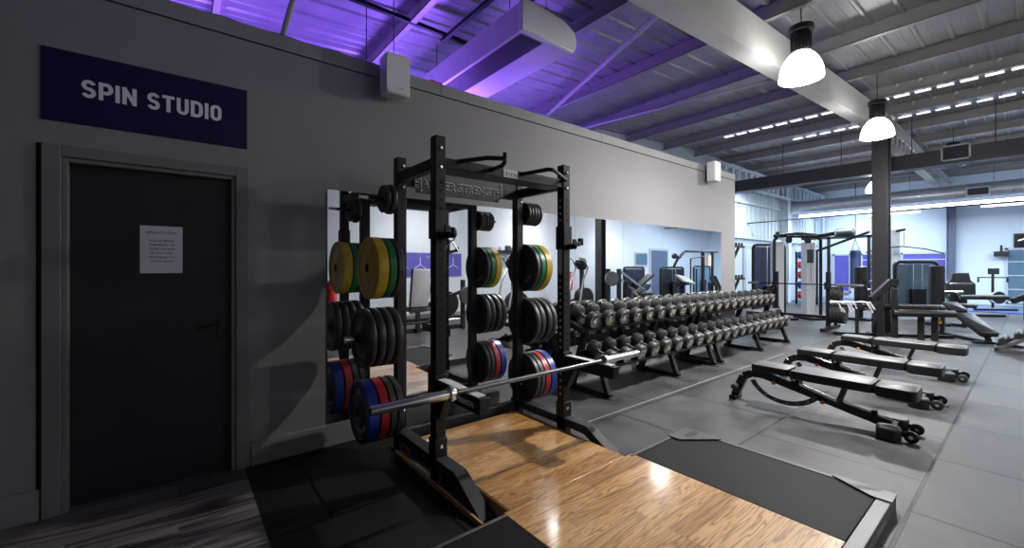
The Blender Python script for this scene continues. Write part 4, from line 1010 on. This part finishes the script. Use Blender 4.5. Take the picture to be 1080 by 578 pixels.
# wall screen and small monitor
o = thing('wall_screen', 'dark wall screen high on the far wall by the edge', 'screen', (22.9, 3.3, 2.0))
B().box(22.9, 22.97, 3.0, 4.1, 2.05, 2.55).build('casing', 'blk', o); B().box(22.893, 22.9, 3.03, 4.07, 2.08, 2.52).build('panel', 'screen', o)
t = B(); t.tube([(22.885, 3.1, 2.3), (22.885, 3.25, 2.36), (22.885, 3.4, 2.3), (22.885, 3.55, 2.37), (22.885, 3.7, 2.3)], .012, 5).build('picture', 'batten', o)
o = thing('wall_camera', 'small black camera box mounted above the far shelving', 'camera', (22.8, 2.7, 1.85))
B().box(22.6, 22.85, 2.55, 2.9, 1.75, 1.93).build('body', 'blk', o); B().cyl((22.8, 2.72, 1.93), (22.8, 2.72, 2.15), .03, 8).build('mount', 'blk', o)
# pec machine at the right edge
o = thing('angled_machine', 'dark angled machine with yellow tips at the right edge', 'exercise machine', (17.2, 3.5, 0))
T = local(17.4, 3.55, math.radians(50))
B().bar(T(-.6, 0, .5), T(.5, 0, 1.0), .12, .14).bar(T(-.3, 0, 0), T(-.3, 0, .6), .1, .1).bar(T(.4, 0, 0), T(.4, 0, 1.5), .1, .1).build('frame', 'blk', o)
B().lathe([(-.04, .05), (-.04, .2), (.04, .2), (.04, .05)], T(.1, .1, .95), T(0, 1, 0) - T(0, 0, 0), 16).build('plate', 'rub', o)
B().cyl(T(.2, .1, 1.3), T(.35, .1, 1.45), .03, 8).build('grip', 'yel', o)
# incline bench
o = thing('decline_bench', 'black sit-up bench sloping down towards the tiles', 'bench', (11.7, 2.75, 0))
T = local(11.75, 2.62, math.atan2(.8, -.82))
k = None
pA, pB = Vector((12.15, 2.36, .66)), Vector((11.45, 2.95, .16)); dv_ = (pB - pA).normalized(); sd = dv_.cross(Vector((0, 0, 1))).normalized(); upv = sd.cross(dv_).normalized()
L_ = (pB - pA).length
f = lambda s0: (lambda p: pA + dv_ * (s0 + p.y) + sd * p.x + upv * p.z)
cushion('back_pad', (0, 0, 0), .14, .33, .045, o, rot=f(L_ - .33), top='vinylpad'); cushion('seat_pad', (0, 0, 0), .13, .15, .045, o, rot=f(.16), top='vinylpad')
B().bar(pA - upv * .07, pB - upv * .07, .06, .06).bar(pA + Vector((.1, -.08, -.05)), (12.25, 2.26, .03), .07, .07).bar(pB - upv * .07, (11.5, 2.91, .03), .06, .06).build('frame', 'blk', o)
B().bar((11.4, 2.95, .03), (12.4, 2.14, .03), .07, .05).bar((11.3, 2.75, .02), (11.5, 3.03, .02), .07, .04).build('base', 'blk', o)
# low slanted rack with black step blocks
o = thing('step_rack', 'low slanted frame at the right edge below the bike', 'rack', (10.9, 3.4, 0))
for x in (10.55, 11.25):
    B().bar((x, 3.03, .03), (x, 4.05, .66), .05, .05).bar((x, 3.03, .025), (x, 4.1, .025), .05, .04).bar((x, 4.03, .64), (x, 4.03, .0), .05, .04).build('side_rail', 'frame', o)
for j in range(3): B().bar((10.55, 3.25 + .32 * j, .11 + .198 * j), (11.25, 3.25 + .32 * j, .11 + .198 * j), .04, .03).build('cross_rail', 'blk', o)
for j in range(5):
    yv = 3.12 + .17 * j; z = .03 + .62 * (yv - 3.03) + .085
    k = B().lathe([(0, .03), (.0, .045), (.02, .058), (.66, .058), (.68, .045), (.68, .01)], (10.56, yv, z), (1, 0, 0), 18)
    tag(k.build('foam_roller', 'vinylpad'), 'black roller on the slanted frame, %s from its low end' % ORD[j], 'roller', 'rollers on the slanted frame')

# ================================================================ OPPOSITE SIDE (seen in the wall mirrors)
stack_machine(14.0, 6.4, math.radians(180), 1.36, 'black framed weight machine seen in the mirrors behind the leg press', w=1.3, tint='bagblue', seat=False)
stack_machine(14.9, 5.3, math.radians(180), 1.36, 'wide black weight machine seen in the mirrors above the middle dumbbells', w=1.6, tint='blk', seat=False)
stack_machine(18.0, 5.7, math.radians(180), 1.4, 'black weight machine seen in the mirrors under the pulldown arm', w=1.4, seat=False)
o = thing('leg_press', 'sloping leg press seen in the mirrors with steel rails', 'exercise machine', (12.0, 5.3, 0))
for s_ in (-.22, .22):
    B().bar((11.35, 5.3 + s_, 1.25), (13.2, 5.3 + s_, .35), .05, .07).build('rail', 'chrome', o)
    B().bar((11.3, 5.3 + s_, 0), (11.3, 5.3 + s_, 1.32), .11, .11).build('upright', 'blk', o)
B().bar((11.2, 5.3, .05), (13.3, 5.3, .05), .5, .08).bar((12.0, 5.3, .05), (12.0, 5.3, .9), .1, .1).bar((12.7, 5.3, .7), (13.3, 5.2, 1.1), .3, .08).build('base', 'blk', o)
B().lathe([(-.04, .03), (-.04, .24), (.04, .24), (.04, .03)], (10.95, 5.1, 1.0), (.35, 1, 0), 28).build('plate', 'headface', o)
B().bar((10.95, 5.1, 1.0), (11.3, 5.3, 1.0), .05, .05).build('peg', 'chrome', o)
cushion('seat', (0, 0, 0), .2, .35, .06, o, rot=lambda p: Vector((12.9 + p.y * .8, 5.3 + p.x, .55 + p.z + p.y * .5)))
o = thing('press_machine', 'machine with a tilted pale foot plate seen in the mirrors', 'exercise machine', (14.6, 4.6, 0))
B().obox((14.6, 4.6, .92), (.42, 0, -.06), (0, .16, .12), (.01, -.02, .02)).build('foot_plate', 'greypad', o)
B().bar((14.6, 4.7, .0), (14.6, 4.7, .85), .14, .14).bar((14.0, 4.7, .04), (15.2, 4.7, .04), .2, .08).bar((14.2, 4.7, .75), (15.0, 4.7, .75), .1, .1).build('frame', 'blk', o)
o = thing('overhead_pulley', 'tall black pulldown arm seen in the mirrors', 'exercise machine', (16.9, 4.9, 0))
B().bar((16.6, 4.95, 0), (16.6, 4.95, 2.02), .1, .1).bar((17.3, 4.9, 0), (17.3, 4.9, 2.02), .08, .08).build('post', 'blk', o)
B().tube([(14.35, 4.9, 1.40), (14.6, 4.9, 1.68), (15.1, 4.9, 1.98), (17.7, 4.9, 2.02)], .05, 8).build('top_arm', 'blk', o)
B().lathe([(-.05, .02), (-.05, .10), (.05, .10), (.05, .02)], (14.3, 4.85, 1.78), (.3, 1, 0), 16).tube([(14.3, 4.85, 1.78), (14.8, 4.88, 1.76)], .04, 8).build('pulley', 'blk', o)
B().tube([(15.55, 4.9, 1.7), (15.55, 4.9, .05)], .03, 8).tube([(15.55, 4.9, 1.7), (16.6, 4.9, 1.8)], .02, 8).tube([(16.0, 4.9, 1.3), (16.0, 4.9, .3)], .03, 8).build('guide_rods', 'blk', o)
B().box(16.85, 17.1, 4.85, 4.95, 1.42, 1.85).build('instruction_panel', 'tan', o)
B().bar((15.3, 4.95, .03), (17.6, 4.95, .03), .3, .06).build('base', 'blk', o)
for (x, y, lb) in ((10.9, 6.9, 'red extinguisher seen in the mirror beside the right rack post'), (2.47, 5.6, 'red extinguisher seen in the mirror edge nearest the door')):
    o = thing('fire_extinguisher', lb, 'extinguisher', (x, y, .0))
    B().lathe([(.35, .08), (.36, .1), (.85, .1), (.92, .05), (.96, .03)], (x, y, 0.2), (0, 0, 1), 20).build('cylinder', 'redp', o)
    B().box(x - .02, x + .1, y - .02, y + .02, 1.16, 1.2).cyl((x, y, 1.12), (x, y, 1.2), .02, 8).build('valve', 'blk', o)
    B().cyl((x, y, 0), (x, y, .55), .03, 10).lathe([(0, .16), (.03, .16)], (x, y, 0), (0, 0, 1), 16).build('stand', 'blk', o)
# stair climber / elliptical beside it
def climber(cx, cy, label):
    o = thing('cross_trainer', label, 'exercise machine', (cx, cy, 0))
    for s in (-.25, .25):
        B().tube([(cx - .1, cy + s, .35), (cx + .05, cy + s, 1.0), (cx + .25, cy + s, 1.35), (cx + .1, cy + s, 1.62), (cx - .1, cy + s * .8, 1.65)], .028, 8).build('handle', 'chrome', o)
        B().bar((cx - .8, cy + s, .25), (cx + .2, cy + s, .35), .12, .06).build('pedal_arm', 'frame', o)
    B().lathe([(-.12, .1), (-.12, .33), (.12, .33), (.12, .1)], (cx + .35, cy, .4), (0, 1, 0), 24).build('flywheel', 'blk', o)
    B().bar((cx + .25, cy, .3), (cx + .25, cy, 1.35), .1, .1).bar((cx - .9, cy, .04), (cx + .7, cy, .04), .4, .07).build('frame', 'blk', o)
    B().obox((cx + .2, cy, 1.45), (.03, 0, .05), (0, .16, 0), (-.08, 0, .1)).build('console', 'screen', o)
climber(9.6, 5.4, 'silver-armed cross trainer seen in the mirror over the first dumbbells')
climber(6.7, 5.2, 'cross trainer seen in the mirror right of the bumper stack')
climber(5.3, 6.5, 'cross trainer seen in the mirror just right of the near rack post')
o = thing('seat_machine', 'grey padded seat machine seen in the mirror between the posts', 'exercise machine', (4.05, 4.6, 0))
cushion('backrest', (0, 0, 0), .2, .40, .05, o, rot=lambda p: Vector((3.95 + p.x, 4.6 - p.z - p.y * .15, .95 + p.y)), top='greypad')
cushion('seat', (3.95, 4.85, .5), .2, .2, .05, o, top='greypad')
B().bar((3.95, 4.7, 0), (3.95, 4.7, .9), .08, .08).bar((3.6, 4.8, .04), (5.1, 4.8, .04), .1, .08).bar((4.0, 4.8, .5), (5.0, 4.6, .85), .07, .07).bar((5.0, 4.6, 0), (5.0, 4.6, 1.1), .08, .08).build('frame', 'blk', o)
B().lathe([(-.04, .03), (-.04, .2), (.04, .2), (.04, .03)], (5.0, 4.4, .75), (0, 1, 0), 24).build('plate', 'rub', o)
# purple wall panel with white line pattern, and shelf, on the opposite wall
o = thing('wall_graphic', 'deep blue wall panel with white line pattern seen in the mirror', 'panel', (5.3, YO - .02, 1.1))
B().box(4.6, 6.9, YO - .02, YO, 1.1, 1.8).build('panel', 'purplepane', o)
t = B()
for cx in (4.95, 5.5, 6.05, 6.6):
    for a_ in (90, 210, 330): an = math.radians(a_); t.bar((cx, YO - .024, 1.45), (cx + .22 * math.cos(an), YO - .024, 1.45 + .22 * math.sin(an)), .012, .02, up=(0, 1, 0))
t.build('line_pattern', 'navywhite', o)
o = thing('wall_shelf', 'narrow wall shelf seen in the mirror above the bumper plates', 'shelf', (8.8, YO - .15, 1.93))
B().box(8.2, 9.4, YO - .3, YO, 1.89, 1.93).build('board', 'blk', o)
for i in range(4):
    B_ = B().box(8.3 + .27 * i, 8.45 + .27 * i, YO - .22, YO - .08, 1.93, 2.04 + .05 * (i % 2)); tag(B_.build('storage_box', ('white', 'rub', 'greypad', 'bluegrey')[i]), '%s small box on the mirror-seen wall shelf' % ('white', 'black', 'light grey', 'blue-grey')[i], 'box', 'boxes on the wall shelf')

# ================================================================ WORLD, CAMERA
wd = bpy.data.worlds.new('World'); SC.world = wd; wd.use_nodes = True
wd.node_tree.nodes['Background'].inputs[0].default_value = (.02, .022, .03, 1)
cam = bpy.data.cameras.new('Camera'); co = bpy.data.objects.new('Camera', cam); COL.objects.link(co)
cam.sensor_width = 36; cam.lens = 440 / 1080 * 36; cam.clip_start = .05; cam.clip_end = 100
aa = math.atan(352 / 440.)
co.location = W3((0, 3.434, 1.40)); co.rotation_euler = (PI / 2, 0, -aa)
cam.shift_x = 0; cam.shift_y = -8 / 1080
SC.camera = co
SC.view_settings.view_transform = 'Standard'; SC.view_settings.look = 'None'; SC.view_settings.gamma = 1; SC.view_settings.use_curve_mapping = False
SC.view_settings.exposure = .35
try:
    SC.cycles.max_bounces = 8; SC.cycles.sample_clamp_indirect = 6; SC.cycles.use_denoising = True; SC.cycles.glossy_bounces = 5
except Exception: pass
